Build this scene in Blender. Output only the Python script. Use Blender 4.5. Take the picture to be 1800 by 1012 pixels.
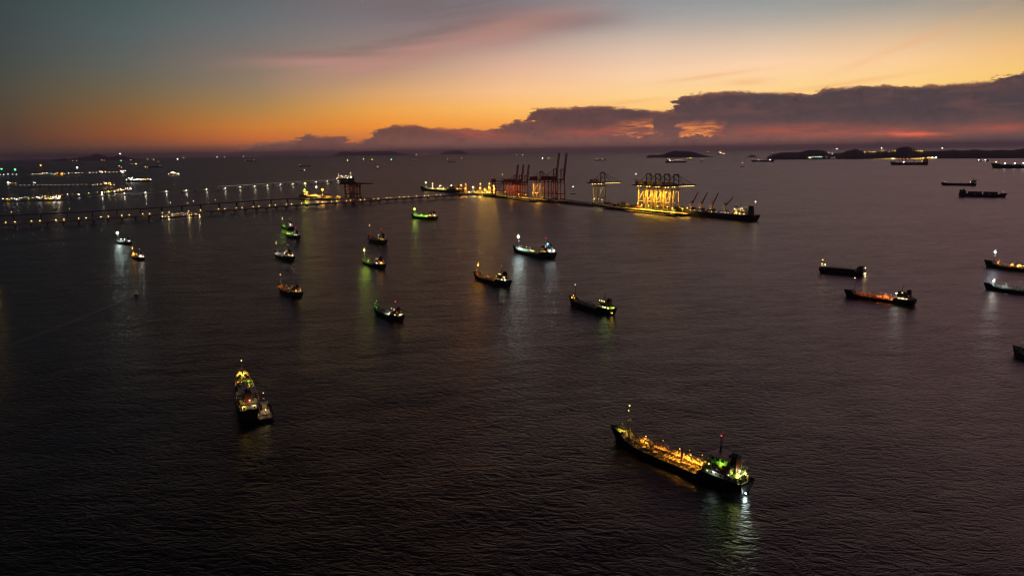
import bpy, math, random
from mathutils import Vector, Matrix
import numpy as np

for _o in list(bpy.data.objects):
    bpy.data.objects.remove(_o)
scene = bpy.context.scene
COL = scene.collection
rng = random.Random(7)

# ------------------------------------------------------------------ camera
CAM_H, F_PX, CX, CY = 120.0, 1216.0, 900.0, 506.0
PITCH, ROLL = math.radians(11.15), math.radians(0.78)
cam_data = bpy.data.cameras.new('camera')
cam = bpy.data.objects.new('camera', cam_data)
COL.objects.link(cam)
cam.location = (0, 0, CAM_H)
CAM_R = Matrix.Rotation(math.pi / 2 - PITCH, 3, 'X') @ Matrix.Rotation(-ROLL, 3, 'Z')
cam.rotation_euler = CAM_R.to_euler()
cam_data.sensor_width = 36.0
cam_data.lens = 36.0 * F_PX / 1800.0
cam_data.clip_start = 1.0
cam_data.clip_end = 300000.0
scene.camera = cam


def ray(px, py):
    return (CAM_R @ Vector(((px - CX) / F_PX, -(py - CY) / F_PX, -1.0))).normalized()


def at(px, py, z=0.0):
    """the point of the level z that a photograph pixel looks at"""
    d = ray(px, py)
    t = (z - CAM_H) / min(d.z, -1e-5)
    return Vector((d.x * t, d.y * t, z))


def azel(px, py):
    d = ray(px, py)
    return math.degrees(math.atan2(d.x, d.y)), math.degrees(math.asin(d.z))


# ------------------------------------------------------------------ colour helpers
def lin(c):
    return tuple(((v / 255) / 12.92 if v / 255 <= 0.04045 else ((v / 255 + 0.055) / 1.055) ** 2.4) for v in c)


# ------------------------------------------------------------------ render settings
scene.view_settings.view_transform = 'Standard'
scene.view_settings.look = 'None'
scene.view_settings.exposure = 0.0
scene.view_settings.gamma = 1.0
scene.view_settings.use_curve_mapping = False
scene.render.engine = 'CYCLES'
cy = scene.cycles
cy.use_denoising = True
cy.max_bounces = 5
cy.diffuse_bounces = 2
cy.glossy_bounces = 3
cy.volume_bounces = 1
cy.transparent_max_bounces = 8
cy.sample_clamp_indirect = 4.0
cy.caustics_reflective = False
cy.caustics_refractive = False
cy.use_light_tree = True
cy.pixel_filter_type = 'BLACKMAN_HARRIS'
cy.filter_width = 1.15
cy.denoising_input_passes = 'RGB_ALBEDO_NORMAL'
cy.denoising_prefilter = 'ACCURATE'

# ------------------------------------------------------------------ world: the afterglow, the cloud bank and the high cirrus
world = bpy.data.worlds.new('World')
scene.world = world
world.use_nodes = True
WT = world.node_tree
WT.nodes.clear()


class G:
    """small helper that chains shader nodes"""
    def __init__(self, tree):
        self.t = tree

    def new(self, kind, **kw):
        n = self.t.nodes.new(kind)
        for k, v in kw.items():
            setattr(n, k, v)
        return n

    def put(self, sock, v):
        if isinstance(v, bpy.types.NodeSocket):
            self.t.links.new(v, sock)
        elif v is not None:
            sock.default_value = v

    def m(self, op, a, b=None, c=None, clamp=False):
        n = self.new('ShaderNodeMath', operation=op, use_clamp=clamp)
        for i, v in enumerate((a, b, c)):
            if v is not None:
                self.put(n.inputs[i], v)
        return n.outputs[0]

    def vm(self, op, a, b=None):
        n = self.new('ShaderNodeVectorMath', operation=op)
        self.put(n.inputs[0], a)
        if b is not None:
            if op == 'SCALE':
                self.put(n.inputs['Scale'], b)
            else:
                self.put(n.inputs[1], b)
        return n.outputs['Value'] if op in ('LENGTH', 'DOT_PRODUCT') else n.outputs[0]

    def mr(self, v, a, b, c=0.0, d=1.0, smooth=False):
        n = self.new('ShaderNodeMapRange', interpolation_type='SMOOTHSTEP' if smooth else 'LINEAR')
        for i, x in zip((0, 1, 2, 3, 4), (v, a, b, c, d)):
            self.put(n.inputs[i], x)
        return n.outputs[0]

    def mix(self, f, a, b, blend='MIX'):
        n = self.new('ShaderNodeMix', data_type='RGBA', blend_type=blend)
        self.put(n.inputs[0], f)
        for s, v in ((n.inputs[6], a), (n.inputs[7], b)):
            if isinstance(v, tuple) and len(v) == 3:
                v = (*v, 1)
            self.put(s, v)
        return n.outputs[2]

    def comb(self, x, y, z=0.0):
        n = self.new('ShaderNodeCombineXYZ')
        for s, v in zip(n.inputs, (x, y, z)):
            self.put(s, v)
        return n.outputs[0]

    def noise(self, vec, scale, detail=3.0, rough=0.5, dist=0.0, color=False):
        n = self.new('ShaderNodeTexNoise')
        self.put(n.inputs['Vector'], vec)
        self.put(n.inputs['Scale'], scale)
        self.put(n.inputs['Detail'], detail)
        self.put(n.inputs['Roughness'], rough)
        self.put(n.inputs['Distortion'], dist)
        return n.outputs['Color' if color else 'Fac']

    def ramp(self, f, stops, interp='LINEAR'):
        n = self.new('ShaderNodeValToRGB')
        n.color_ramp.interpolation = interp
        els = n.color_ramp.elements
        while len(els) < len(stops):
            els.new(0.5)
        for e, (p, c) in zip(els, sorted(stops, key=lambda s: s[0])):
            e.position = p
            e.color = (*c, 1)
        self.put(n.inputs[0], f)
        return n.outputs[0]

    def curve(self, v, pts):
        n = self.new('ShaderNodeFloatCurve')
        cu = n.mapping.curves[0]
        n.mapping.extend = 'HORIZONTAL'
        pts = sorted(pts)
        cu.points[0].location, cu.points[-1].location = pts[0], pts[-1]
        for p in pts[1:-1]:
            cu.points.new(*p)
        for p in cu.points:
            p.handle_type = 'VECTOR'
        n.mapping.update()
        self.put(n.inputs['Value'], v)
        return n.outputs[0]


w = G(WT)
tc = w.new('ShaderNodeTexCoord').outputs['Generated']
sep = w.new('ShaderNodeSeparateXYZ')
w.put(sep.inputs[0], tc)
AZ = w.m('MULTIPLY', w.m('ARCTAN2', sep.outputs[0], sep.outputs[1]), 180 / math.pi)
EL = w.m('MULTIPLY', w.m('ARCSINE', sep.outputs[2]), 180 / math.pi)
U = w.m('SQRT', w.mr(EL, 0.0, 64.0))            # fine near the horizon, coarse towards the zenith


def u_of(el):
    return math.sqrt(max(0.0, min(el, 64.0)) / 64.0)


# colours of the clear sky read off columns of the photograph: (pixel row, sRGB)
COLS = [
    (0, [(280, (62, 48, 46)), (262, (70, 51, 44)), (240, (84, 58, 46)), (200, (84, 69, 52)), (150, (76, 74, 64)), (90, (66, 72, 71)), (0, (58, 69, 69))]),
    (225, [(276, (76, 56, 52)), (262, (96, 62, 50)), (235, (146, 82, 46)), (200, (134, 94, 54)), (165, (116, 98, 72)), (120, (98, 98, 90)), (60, (84, 95, 95)), (0, (72, 89, 88))]),
    (450, [(272, (100, 70, 64)), (258, (140, 82, 60)), (244, (198, 106, 52)), (222, (202, 126, 54)), (190, (172, 130, 76)), (150, (144, 124, 100)), (100, (128, 115, 108)), (50, (110, 112, 112)), (0, (92, 103, 105))]),
    (675, [(270, (116, 78, 70)), (250, (190, 104, 62)), (222, (240, 146, 56)), (195, (238, 164, 76)), (165, (220, 164, 108)), (130, (186, 150, 120)), (80, (152, 132, 124)), (40, (134, 124, 126)), (0, (118, 116, 122))]),
    (900, [(268, (124, 84, 74)), (240, (226, 130, 66)), (215, (250, 168, 76)), (190, (254, 190, 104)), (160, (250, 194, 142)), (120, (226, 180, 152)), (80, (192, 164, 150)), (40, (160, 148, 148)), (0, (134, 136, 144))]),
    (1125, [(265, (126, 86, 76)), (235, (232, 140, 72)), (205, (255, 192, 104)), (170, (255, 210, 142)), (130, (250, 208, 170)), (90, (224, 194, 172)), (50, (186, 172, 164)), (0, (144, 150, 156))]),
    (1350, [(262, (122, 86, 78)), (225, (238, 150, 84)), (190, (255, 204, 116)), (150, (255, 214, 150)), (112, (253, 211, 172)), (75, (222, 194, 168)), (35, (178, 170, 160)), (0, (150, 154, 154))]),
    (1575, [(259, (108, 80, 74)), (220, (230, 150, 84)), (180, (255, 204, 114)), (140, (255, 211, 140)), (105, (251, 206, 156)), (70, (228, 192, 154)), (35, (192, 174, 154)), (0, (154, 152, 146))]),
    (1800, [(256, (100, 76, 72)), (220, (214, 140, 84)), (165, (250, 196, 104)), (120, (248, 200, 120)), (85, (238, 190, 128)), (45, (206, 174, 132)), (0, (162, 150, 134))]),
]
UP = lambda c, z: [(20, tuple(0.78 * a + 0.22 * b for a, b in zip(c, z))), (32, tuple(0.4 * a + 0.6 * b for a, b in zip(c, z))), (64, z)]
ZEN = (54, 60, 72)
columns = [(-180, [(0, (44, 44, 52)), (8, (46, 50, 58)), (25, (20, 21, 28)), (64, (20, 16, 22))]),
           (-75, [(0, (46, 42, 46)), (4, (52, 50, 52)), (12, (48, 58, 62)), (30, (18, 19, 26)), (64, (20, 16, 22))])]
for px, stops in COLS:
    st = []
    for py, c in stops:
        a, e = azel(px, py)
        st.append((max(e, 0.0), c))
    k = min(1.0, max(0.0, (px - 450) / 1250.0)) ** 1.25
    mx = lambda p, q: tuple(u * (1 - k) + v * k for u, v in zip(p, q))
    hi = [(13.5, mx((52, 55, 68), (206, 158, 168))), (21, mx((30, 33, 50), (204, 150, 174))), (34, mx((18, 18, 25), (98, 72, 82))), (64, (20, 16, 22))]
    columns.append((azel(px, 130)[0], st + hi))
columns += [(75, [(0, (80, 64, 66)), (4, (150, 112, 100)), (12, (176, 138, 144)), (30, (98, 74, 82)), (64, (20, 16, 22))]),
            (180, [(0, (44, 44, 52)), (8, (46, 50, 58)), (25, (20, 21, 28)), (64, (20, 16, 22))])]
SKY = None
prev = None
for a, st in columns:
    c = w.ramp(U, [(u_of(e), lin(col)) for e, col in st])
    SKY = c if SKY is None else w.mix(w.mr(AZ, prev, a, smooth=False), SKY, c)
    prev = a


# --- cloud coordinates: azimuth and elevation in degrees, warped by noise
P2 = w.comb(AZ, EL)


def blob(px, py, rx, ry, tilt=0.0, wx=None, wy=None):
    """soft ellipse round a pixel's direction; radii in photo pixels; tilt > 0 lifts its right end"""
    a, e = azel(px, py)
    k = 0.0455
    dx = w.m('SUBTRACT', wx or AZ, a)
    dy = w.m('SUBTRACT', wy or EL, e)
    ca, sa = math.cos(tilt), math.sin(tilt)
    x = w.m('DIVIDE', w.m('ADD', w.m('MULTIPLY', dx, ca), w.m('MULTIPLY', dy, sa)), rx * k)
    y = w.m('DIVIDE', w.m('SUBTRACT', w.m('MULTIPLY', dy, ca), w.m('MULTIPLY', dx, sa)), ry * k)
    r2 = w.m('ADD', w.m('MULTIPLY', x, x), w.m('MULTIPLY', y, y))
    return w.m('EXPONENT', w.m('MULTIPLY', r2, -1.0))


# high cirrus, mauve above and pink below
streak = w.noise(w.comb(w.m('MULTIPLY', w.m('ADD', AZ, w.m('MULTIPLY', EL, 1.2)), 0.10), w.m('MULTIPLY', w.m('SUBTRACT', EL, w.m('MULTIPLY', AZ, 0.10)), 0.75), 3.3), 1.0, 5.0, 0.6, 0.8)
st1 = w.mr(streak, 0.3, 0.62, smooth=True)


def layer(sky, masks, col, amount, tex=st1, lo=0.25):
    mk = masks[0]
    for x in masks[1:]:
        mk = w.m('MAXIMUM', mk, x)
    f = w.m('MULTIPLY', w.m('MULTIPLY', mk, w.m('ADD', w.m('MULTIPLY', tex, 1 - lo), lo)), amount, clamp=True)
    return w.mix(f, sky, lin(col))


SKY = layer(SKY, [blob(780, 12, 240, 40, -0.02), blob(930, 40, 160, 20, 0.02), blob(840, 46, 170, 28, 0.05)], (120, 104, 107), 0.96, lo=0.66)
SKY = layer(SKY, [blob(840, 68, 180, 27, 0.20), blob(730, 94, 170, 24, 0.20), blob(650, 118, 110, 14, 0.08), blob(590, 106, 130, 13, 0.05)], (186, 138, 126), 0.92, lo=0.55)
SKY = layer(SKY, [blob(560, 95, 140, 8, 0.03), blob(650, 84, 140, 7, 0.12), blob(745, 62, 120, 8, 0.2)], (120, 104, 102), 0.62, lo=0.4)
SKY = layer(SKY, [blob(1320, 145, 40, 6, 0.0), blob(1260, 132, 90, 4, 0.1), blob(1480, 148, 90, 4, 0.1), blob(1640, 60, 120, 6, 0.35), blob(1130, 178, 70, 4, 0.05)], (238, 170, 118), 0.45, lo=0.2)

# --- the dark cloud bank: its top edge as elevation over azimuth, with torn and bulging edges
TOP = [(300, 275), (400, 266), (430, 257), (470, 248), (518, 246), (523, 242), (531, 234), (545, 234), (560, 239), (612, 237), (616, 241), (606, 246), (612, 251), (632, 248), (652, 241),
       (644, 231), (660, 226), (690, 218), (732, 217), (752, 223), (780, 225), (820, 224), (866, 228), (873, 218), (886, 216), (902, 222), (899, 209), (913, 207), (925, 214), (936, 204), (928, 189),
       (960, 188), (1000, 188), (1060, 184), (1085, 187), (1130, 192), (1178, 194), (1186, 188), (1174, 175), (1200, 168), (1240, 161), (1290, 159), (1345, 161), (1420, 164), (1460, 154),
       (1530, 148), (1600, 151), (1690, 145), (1745, 140), (1735, 134), (1765, 131), (1800, 124), (1850, 118), (2000, 120)]
n1 = w.noise(P2, 0.7, 7.0, 0.66, 0.3)
n2 = w.noise(w.comb(w.m('MULTIPLY', AZ, 0.30), EL, 7.0), 2.6, 7.0, 0.72)
n3 = w.noise(w.comb(w.m('MULTIPLY', AZ, 0.75), EL, 2.0), 2.4, 7.0, 0.70, 0.4)
vor = w.new('ShaderNodeTexVoronoi', feature='SMOOTH_F1')
w.put(vor.inputs['Vector'], w.vm('ADD', w.comb(w.m('MULTIPLY', AZ, 0.9), EL, 0.0), w.vm('SCALE', w.noise(P2, 2.0, 4.0, 0.6, color=True), 0.5)))
vor.inputs['Scale'].default_value = 1.7
billow = w.m('SUBTRACT', 0.45, vor.outputs['Distance'])
AZW = w.m('ADD', AZ, w.m('MULTIPLY', w.m('SUBTRACT', n2, 0.5), 4.4))
pts, last = [], -1e9
for px, py in TOP:
    a, e = azel(px, py)
    a = max(a, last + 0.05)
    last = a
    pts.append(((a + 45) / 100.0, max(e, 0.0) / 10.0))
CT = w.m('MULTIPLY', w.curve(w.mr(AZW, -45, 55), pts), 10.0)
EDGE = w.m('ADD', w.m('SUBTRACT', CT, EL), w.m('ADD', w.m('ADD', w.m('MULTIPLY', w.m('SUBTRACT', n3, 0.5), 0.46), w.m('MULTIPLY', billow, 0.20)), w.m('MULTIPLY', w.m('SUBTRACT', n1, 0.5), 0.25)))
MASK = w.mr(EDGE, -0.03, w.mr(n1, 0.35, 0.65, 0.06, 0.30), smooth=True)
# body colour: greyer and darker to the right, browner to the left, paling towards the horizon
CA = w.ramp(w.mr(AZ, -24, 38), [(0.0, lin((108, 66, 58))), (0.30, lin((106, 67, 62))), (0.5, lin((94, 68, 68))), (0.7, lin((82, 67, 70))), (1.0, lin((74, 64, 68)))])
CB = w.ramp(w.mr(AZ, -24, 38), [(0.0, lin((106, 70, 64))), (0.4, lin((122, 82, 74))), (0.75, lin((120, 82, 75))), (1.0, lin((100, 76, 72)))])
deep = w.mr(EL, 0.6, 2.6, smooth=True)
CLOUD = w.mix(deep, CB, CA)
tex = w.noise(w.comb(w.m('MULTIPLY', AZ, 0.22), w.m('MULTIPLY', EL, 0.9), 11.0), 1.3, 5.0, 0.55, 0.6)
CLOUD = w.mix(w.m('MULTIPLY', w.mr(tex, 0.46, 0.72), 0.34), CLOUD, lin((134, 86, 74)))
CLOUD = w.mix(w.m('MULTIPLY', w.m('MULTIPLY', w.mr(n3, 0.58, 0.38), w.mr(n1, 0.55, 0.40)), 0.40), CLOUD, lin((60, 49, 54)))
CLOUD = w.mix(w.m('MULTIPLY', w.m('MULTIPLY', w.mr(billow, 0.1, 0.40), w.mr(EDGE, 1.4, 0.2)), 0.28), CLOUD, lin((142, 94, 80)))
CLOUD = w.mix(w.m('MULTIPLY', w.mr(EDGE, 0.40, 0.05, smooth=True), w.mr(n3, 0.40, 0.62, 0.05, 0.5)), CLOUD, lin((204, 128, 84)))
# breaks in the bank through which the glow burns
fine = w.noise(w.comb(w.m('MULTIPLY', AZ, 0.30), w.m('MULTIPLY', EL, 2.2), 4.0), 1.7, 5.0, 0.62, 0.6)
fs = w.mr(fine, 0.36, 0.60, smooth=True)
HX = w.m('ADD', AZ, w.m('MULTIPLY', w.m('SUBTRACT', n2, 0.5), 3.0))
HY = w.m('ADD', EL, w.m('MULTIPLY', w.m('SUBTRACT', n3, 0.5), 0.9))
ax = lambda px: azel(px, 225)[0]
ey = lambda py: azel(1180, py)[1]


def wedge(xa, xb, xc, xd, ytop, yfull):
    side = w.m('MULTIPLY', w.mr(HX, ax(xa), ax(xb), smooth=True), w.mr(HX, ax(xd), ax(xc), smooth=True))
    return w.m('MULTIPLY', side, w.mr(HY, ey(ytop), ey(yfull), smooth=True))


hm = w.m('MAXIMUM', wedge(1050, 1140, 1150, 1168, 202, 226), wedge(1186, 1200, 1250, 1290, 208, 230))
tow = w.mr(w.m('ADD', w.m('MAXIMUM', w.m('MAXIMUM', blob(1163, 214, 17, 20), blob(1292, 230, 26, 18)), blob(1180, 234, 18, 10)), w.m('ADD', w.m('MULTIPLY', w.m('SUBTRACT', n3, 0.5), 1.2), w.m('MULTIPLY', billow, 0.5))), 0.42, 0.56, smooth=True)
floor_cut = w.mr(w.m('ADD', EL, w.m('SUBTRACT', w.m('MULTIPLY', w.m('SUBTRACT', 0.5, n3), 1.5), w.m('MULTIPLY', billow, 0.5))), 1.02, 1.12, smooth=True)
hstreak = w.mr(fine, 0.36, 0.56, 0.22, 1.0, smooth=True)
hmask = w.m('MULTIPLY', w.m('MULTIPLY', hm, hstreak), w.m('MULTIPLY', w.m('SUBTRACT', 1.0, tow), floor_cut), clamp=True)
CLOUD = w.mix(w.m('MULTIPLY', hmask, 0.9), CLOUD, w.mix(w.m('MULTIPLY', hm, w.mr(fine, 0.40, 0.60)), lin((190, 102, 72)), lin((246, 150, 74))))
low = [blob(1390, 229, 95, 9), blob(1500, 233, 120, 8), blob(1620, 238, 55, 5), blob(1780, 224, 80, 7), blob(840, 235, 70, 9, -0.1), blob(1040, 232, 60, 8)]
lm = low[0]
for x in low[1:]:
    lm = w.m('MAXIMUM', lm, x)
CLOUD = w.mix(w.m('MULTIPLY', w.m('MULTIPLY', lm, w.m('ADD', 0.35, w.m('MULTIPLY', fs, 0.65))), 0.62, clamp=True), CLOUD, lin((178, 88, 68)))
CLOUD = w.mix(w.m('MULTIPLY', w.m('MULTIPLY', blob(1598, 236, 36, 3.4, -0.04), w.m('ADD', 0.5, fs)), 0.9, clamp=True), CLOUD, lin((222, 100, 72)))
SKY = w.mix(MASK, SKY, CLOUD)
# thin dusk haze in the lowest degree
bg = w.new('ShaderNodeBackground')
# the low sky lies behind the haze over the sea
w.put(bg.inputs[1], w.m('EXPONENT', w.m('DIVIDE', 0.0062, w.m('MAXIMUM', sep.outputs[2], 0.014))))
w.put(bg.inputs[0], SKY)
wo = w.new('ShaderNodeOutputWorld')
WT.links.new(bg.outputs[0], wo.inputs[0])
world.cycles.sampling_method = 'MANUAL'
world.cycles.sample_map_resolution = 2048

# ------------------------------------------------------------------ materials
MATS = {}


def mat(name, color, rough=0.6, metal=0.0, wear=0.25, scale=0.6, spec=0.4):
    """painted or bare surface with blotchy wear and a little rust"""
    if name in MATS:
        return MATS[name]
    m = bpy.data.materials.new(name)
    m.use_nodes = True
    t = m.node_tree
    g = G(t)
    b = t.nodes['Principled BSDF']
    pos = g.new('ShaderNodeNewGeometry').outputs['Position']
    n = g.noise(pos, scale, 5.0, 0.6)
    dark = tuple(c * 0.55 for c in color)
    c = g.mix(g.mr(n, 0.35, 0.7), dark, color) if wear else (*color, 1)
    if wear:
        c = g.mix(g.m('MULTIPLY', g.mr(g.noise(pos, scale * 2.3, 6.0, 0.7), 0.58, 0.75), wear), c, (0.12, 0.055, 0.025))
    g.put(b.inputs['Base Color'], c)
    b.inputs['Roughness'].default_value = rough
    b.inputs['Metallic'].default_value = metal
    b.inputs['Specular IOR Level'].default_value = spec
    MATS[name] = m
    return m


def glow(name, color, strength, sampled=False):
    if name in MATS:
        return MATS[name]
    m = bpy.data.materials.new(name)
    m.use_nodes = True
    t = m.node_tree
    t.nodes.clear()
    e = t.nodes.new('ShaderNodeEmission')
    e.inputs[0].default_value = (*color, 1)
    e.inputs[1].default_value = strength
    o = t.nodes.new('ShaderNodeOutputMaterial')
    t.links.new(e.outputs[0], o.inputs[0])
    m.cycles.emission_sampling = 'FRONT_BACK' if sampled else 'NONE'
    MATS[name] = m
    return m


# ------------------------------------------------------------------ mesh helper
class MB:
    """collects boxes, bars, tubes and lofts; build() links them as ONE mesh object"""
    def __init__(self):
        self.v, self.f, self.mi, self.cur = [], [], [], 0

    def add(self, vs, fs):
        o = len(self.v)
        self.v += [tuple(p) for p in vs]
        self.f += [tuple(i + o for i in f) for f in fs]
        self.mi += [self.cur] * len(fs)
        return self

    def box(self, x0, x1, y0, y1, z0, z1):
        v = [(x, y, z) for z in (z0, z1) for y in (y0, y1) for x in (x0, x1)]
        return self.add(v, [(0, 2, 3, 1), (4, 5, 7, 6), (0, 1, 5, 4), (2, 6, 7, 3), (0, 4, 6, 2), (1, 3, 7, 5)])

    def cbox(self, c, s):
        return self.box(c[0] - s[0] / 2, c[0] + s[0] / 2, c[1] - s[1] / 2, c[1] + s[1] / 2, c[2] - s[2] / 2, c[2] + s[2] / 2)

    def taper(self, b, t, z0, z1):
        """prism with bottom rect b and top rect t = (x0, x1, y0, y1)"""
        v = [(b[0], b[2], z0), (b[1], b[2], z0), (b[1], b[3], z0), (b[0], b[3], z0), (t[0], t[2], z1), (t[1], t[2], z1), (t[1], t[3], z1), (t[0], t[3], z1)]
        return self.add(v, [(3, 2, 1, 0), (4, 5, 6, 7), (0, 1, 5, 4), (1, 2, 6, 5), (2, 3, 7, 6), (3, 0, 4, 7)])

    def bar(self, a, b, w, h=None):
        """rectangular bar from a to b"""
        a, b = Vector(a), Vector(b)
        h = h or w
        d = (b - a)
        if d.length < 1e-6:
            return self
        d.normalize()
        up = Vector((0, 0, 1)) if abs(d.z) < 0.95 else Vector((1, 0, 0))
        s = d.cross(up).normalized() * (w / 2)
        u = s.normalized().cross(d).normalized() * (h / 2)
        v = [p + s * i + u * j for p in (a, b) for i, j in ((-1, -1), (1, -1), (1, 1), (-1, 1))]
        return self.add(v, [(0, 1, 2, 3), (7, 6, 5, 4), (0, 4, 5, 1), (1, 5, 6, 2), (2, 6, 7, 3), (3, 7, 4, 0)])

    def tube(self, a, b, r, r2=None, n=8, cap=True):
        a, b = Vector(a), Vector(b)
        r2 = r if r2 is None else r2
        d = (b - a).normalized()
        up = Vector((0, 0, 1)) if abs(d.z) < 0.95 else Vector((1, 0, 0))
        s = d.cross(up).normalized()
        u = s.cross(d).normalized()
        v = []
        for p, q in ((a, r), (b, r2)):
            for i in range(n):
                an = 2 * math.pi * i / n
                v.append(p + s * (math.cos(an) * q) + u * (math.sin(an) * q))
        f = [(i, (i + 1) % n, n + (i + 1) % n, n + i) for i in range(n)]
        if cap:
            f += [tuple(range(n - 1, -1, -1)), tuple(range(n, 2 * n))]
        return self.add(v, f)

    def ball(self, c, r, n=8, m=5, sz=1.0):
        v, f = [(c[0], c[1], c[2] - r * sz)], []
        for j in range(1, m):
            th = math.pi * j / m - math.pi / 2
            for i in range(n):
                an = 2 * math.pi * i / n
                v.append((c[0] + r * math.cos(th) * math.cos(an), c[1] + r * math.cos(th) * math.sin(an), c[2] + r * sz * math.sin(th)))
        v.append((c[0], c[1], c[2] + r * sz))
        for i in range(n):
            f.append((0, 1 + (i + 1) % n, 1 + i))
            for j in range(m - 2):
                a = 1 + j * n
                f.append((a + i, a + (i + 1) % n, a + n + (i + 1) % n, a + n + i))
            a = 1 + (m - 2) * n
            f.append((a + i, a + (i + 1) % n, len(v) - 1))
        return self.add(v, f)

    def loft(self, rings, closed=False, caps=False):
        n = len(rings[0])
        o = []
        for r in rings:
            o += list(r)
        f = []
        for j in range(len(rings) - 1):
            for i in range(n if closed else n - 1):
                f.append((j * n + i, j * n + (i + 1) % n, (j + 1) * n + (i + 1) % n, (j + 1) * n + i))
        if caps:
            f += [tuple(range(n - 1, -1, -1)), tuple((len(rings) - 1) * n + i for i in range(n))]
        return self.add(o, f)

    def mesh(self, name, mats):
        me = bpy.data.meshes.new(name)
        me.from_pydata(self.v, [], self.f)
        mats = mats if isinstance(mats, (list, tuple)) else [mats]
        for m in mats:
            me.materials.append(m)
        if len(mats) > 1:
            me.polygons.foreach_set('material_index', self.mi)
        me.update()
        return me

    def build(self, name, mats, parent=None, loc=None, rz=0.0, smooth=False):
        me = self.mesh(name, mats)
        if smooth:
            me.polygons.foreach_set('use_smooth', [True] * len(me.polygons))
        return link(name, me, parent, loc, rz)


def link(name, me, parent=None, loc=None, rz=0.0):
    o = bpy.data.objects.new(name, me)
    COL.objects.link(o)
    if parent is not None:
        o.parent = parent
    if loc is not None:
        o.location = loc
    if rz:
        o.rotation_euler = (0, 0, rz)
    return o


def tag(o, label=None, cat=None, group=None, kind=None):
    for k, v in (('label', label), ('category', cat), ('group', group), ('kind', kind)):
        if v:
            o[k] = v
    return o


def thing(name, loc, rz, label, cat, group=None):
    o = link(name, None, None, loc, rz)
    o.empty_display_size = 1.0
    return tag(o, label, cat, group)


def light(parent, loc, color, power, radius=0.4, name='lamp_or_fill_light', spot=None, aim=None):
    d = bpy.data.lights.new(name, 'SPOT' if spot else 'POINT')
    d.color = color
    d.energy = power
    d.shadow_soft_size = radius
    if spot:
        d.spot_size = math.radians(spot)
        d.spot_blend = 0.5
    o = bpy.data.objects.new(name, d)
    COL.objects.link(o)
    o.parent = parent
    o.location = loc
    if aim is not None:
        o.rotation_euler = (Vector(aim) - Vector(loc)).to_track_quat('-Z', 'Y').to_euler()
    return o


# ------------------------------------------------------------------ the sea
def make_sea():
    m = bpy.data.materials.new('sea_water')
    m.use_nodes = True
    t = m.node_tree
    g = G(t)
    b = t.nodes['Principled BSDF']
    pos = g.new('ShaderNodeNewGeometry').outputs['Position']
    sp = g.new('ShaderNodeSeparateXYZ')
    g.put(sp.inputs[0], pos)
    x, y = sp.outputs[0], sp.outputs[1]

    def uv(px_, py_, rot, sx, sy, seed):
        c, q = math.cos(rot), math.sin(rot)
        return g.comb(g.m('DIVIDE', g.m('ADD', g.m('MULTIPLY', px_, c), g.m('MULTIPLY', py_, q)), sx), g.m('DIVIDE', g.m('SUBTRACT', g.m('MULTIPLY', py_, c), g.m('MULTIPLY', px_, q)), sy), seed)

    def height(px_, py_):
        # sharp crested wind waves, a cross sea and short chop (metres); crests lie mostly across the view
        a = g.noise(uv(px_, py_, -0.16, 8.8, 3.8, 5.0), 1.0, 3.0, 0.55, 0.5)
        a = g.m('SUBTRACT', 1.0, g.m('ABSOLUTE', g.m('SUBTRACT', g.m('MULTIPLY', a, 2.0), 1.0)))
        b_ = g.noise(uv(px_, py_, 0.30, 3.6, 1.7, 9.0), 1.0, 3.0, 0.6, 0.4)
        b_ = g.m('SUBTRACT', 1.0, g.m('ABSOLUTE', g.m('SUBTRACT', g.m('MULTIPLY', b_, 2.0), 1.0)))
        return g.m('ADD', g.m('MULTIPLY', a, WAVE_A), g.m('MULTIPLY', b_, WAVE_B))
    e = 0.16
    h0 = height(x, y)
    hx = height(g.m('ADD', x, e), y)
    hy = height(x, g.m('ADD', y, e))
    s = g.comb(g.m('DIVIDE', g.m('SUBTRACT', h0, hx), e), g.m('DIVIDE', g.m('SUBTRACT', h0, hy), e), 0.0)
    sw = g.vm('SUBTRACT', g.noise(uv(x, y, 0.12, 30, 10, 1.0), 1.0, 3.0, 0.55, 0.5, color=True), (0.5, 0.5, 0.5))
    s = g.vm('ADD', s, g.vm('MULTIPLY', sw, (0.09, 0.34, 0)))
    # calm slicks and gusts
    gust = g.noise(g.comb(g.m('DIVIDE', x, 420), g.m('DIVIDE', y, 260), 2.0), 1.0, 4.0, 0.6, 1.0)
    lane = g.noise(g.comb(g.m('DIVIDE', g.m('ADD', x, g.m('MULTIPLY', y, 0.35)), 700), g.m('DIVIDE', g.m('SUBTRACT', y, g.m('MULTIPLY', x, 0.35)), 70), 6.0), 1.0, 4.0, 0.55, 0.8)
    s = g.vm('SCALE', s, g.m('MULTIPLY', g.mr(gust, 0.3, 0.7, 0.62, 1.25), g.mr(lane, 0.36, 0.60, 0.76, 1.15)))
    nrm = g.vm('NORMALIZE', g.vm('ADD', s, (0, 0, 1)))
    g.put(b.inputs['Normal'], nrm)
    b.inputs['Base Color'].default_value = (0.004, 0.005, 0.006, 1)
    b.inputs['Roughness'].default_value = 0.35
    b.inputs['IOR'].default_value = 1.333
    mb = MB()
    rings = []
    for r in (1, 200, 600, 1500, 4000, 10000, 25000, 50000, 75000):
        rings.append([(r * math.cos(2 * math.pi * i / 96), r * math.sin(2 * math.pi * i / 96), 0) for i in range(96)])
    mb.loft([r[::-1] for r in rings], closed=True)
    mb.add([p for p in rings[0]], [tuple(range(96))])
    o = mb.build('sea', m)
    return tag(o, 'dark rippled sea of the anchorage at dusk', 'sea', kind='structure')


WAVE_A, WAVE_B = 0.62, 0.22
SEA = make_sea()

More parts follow.
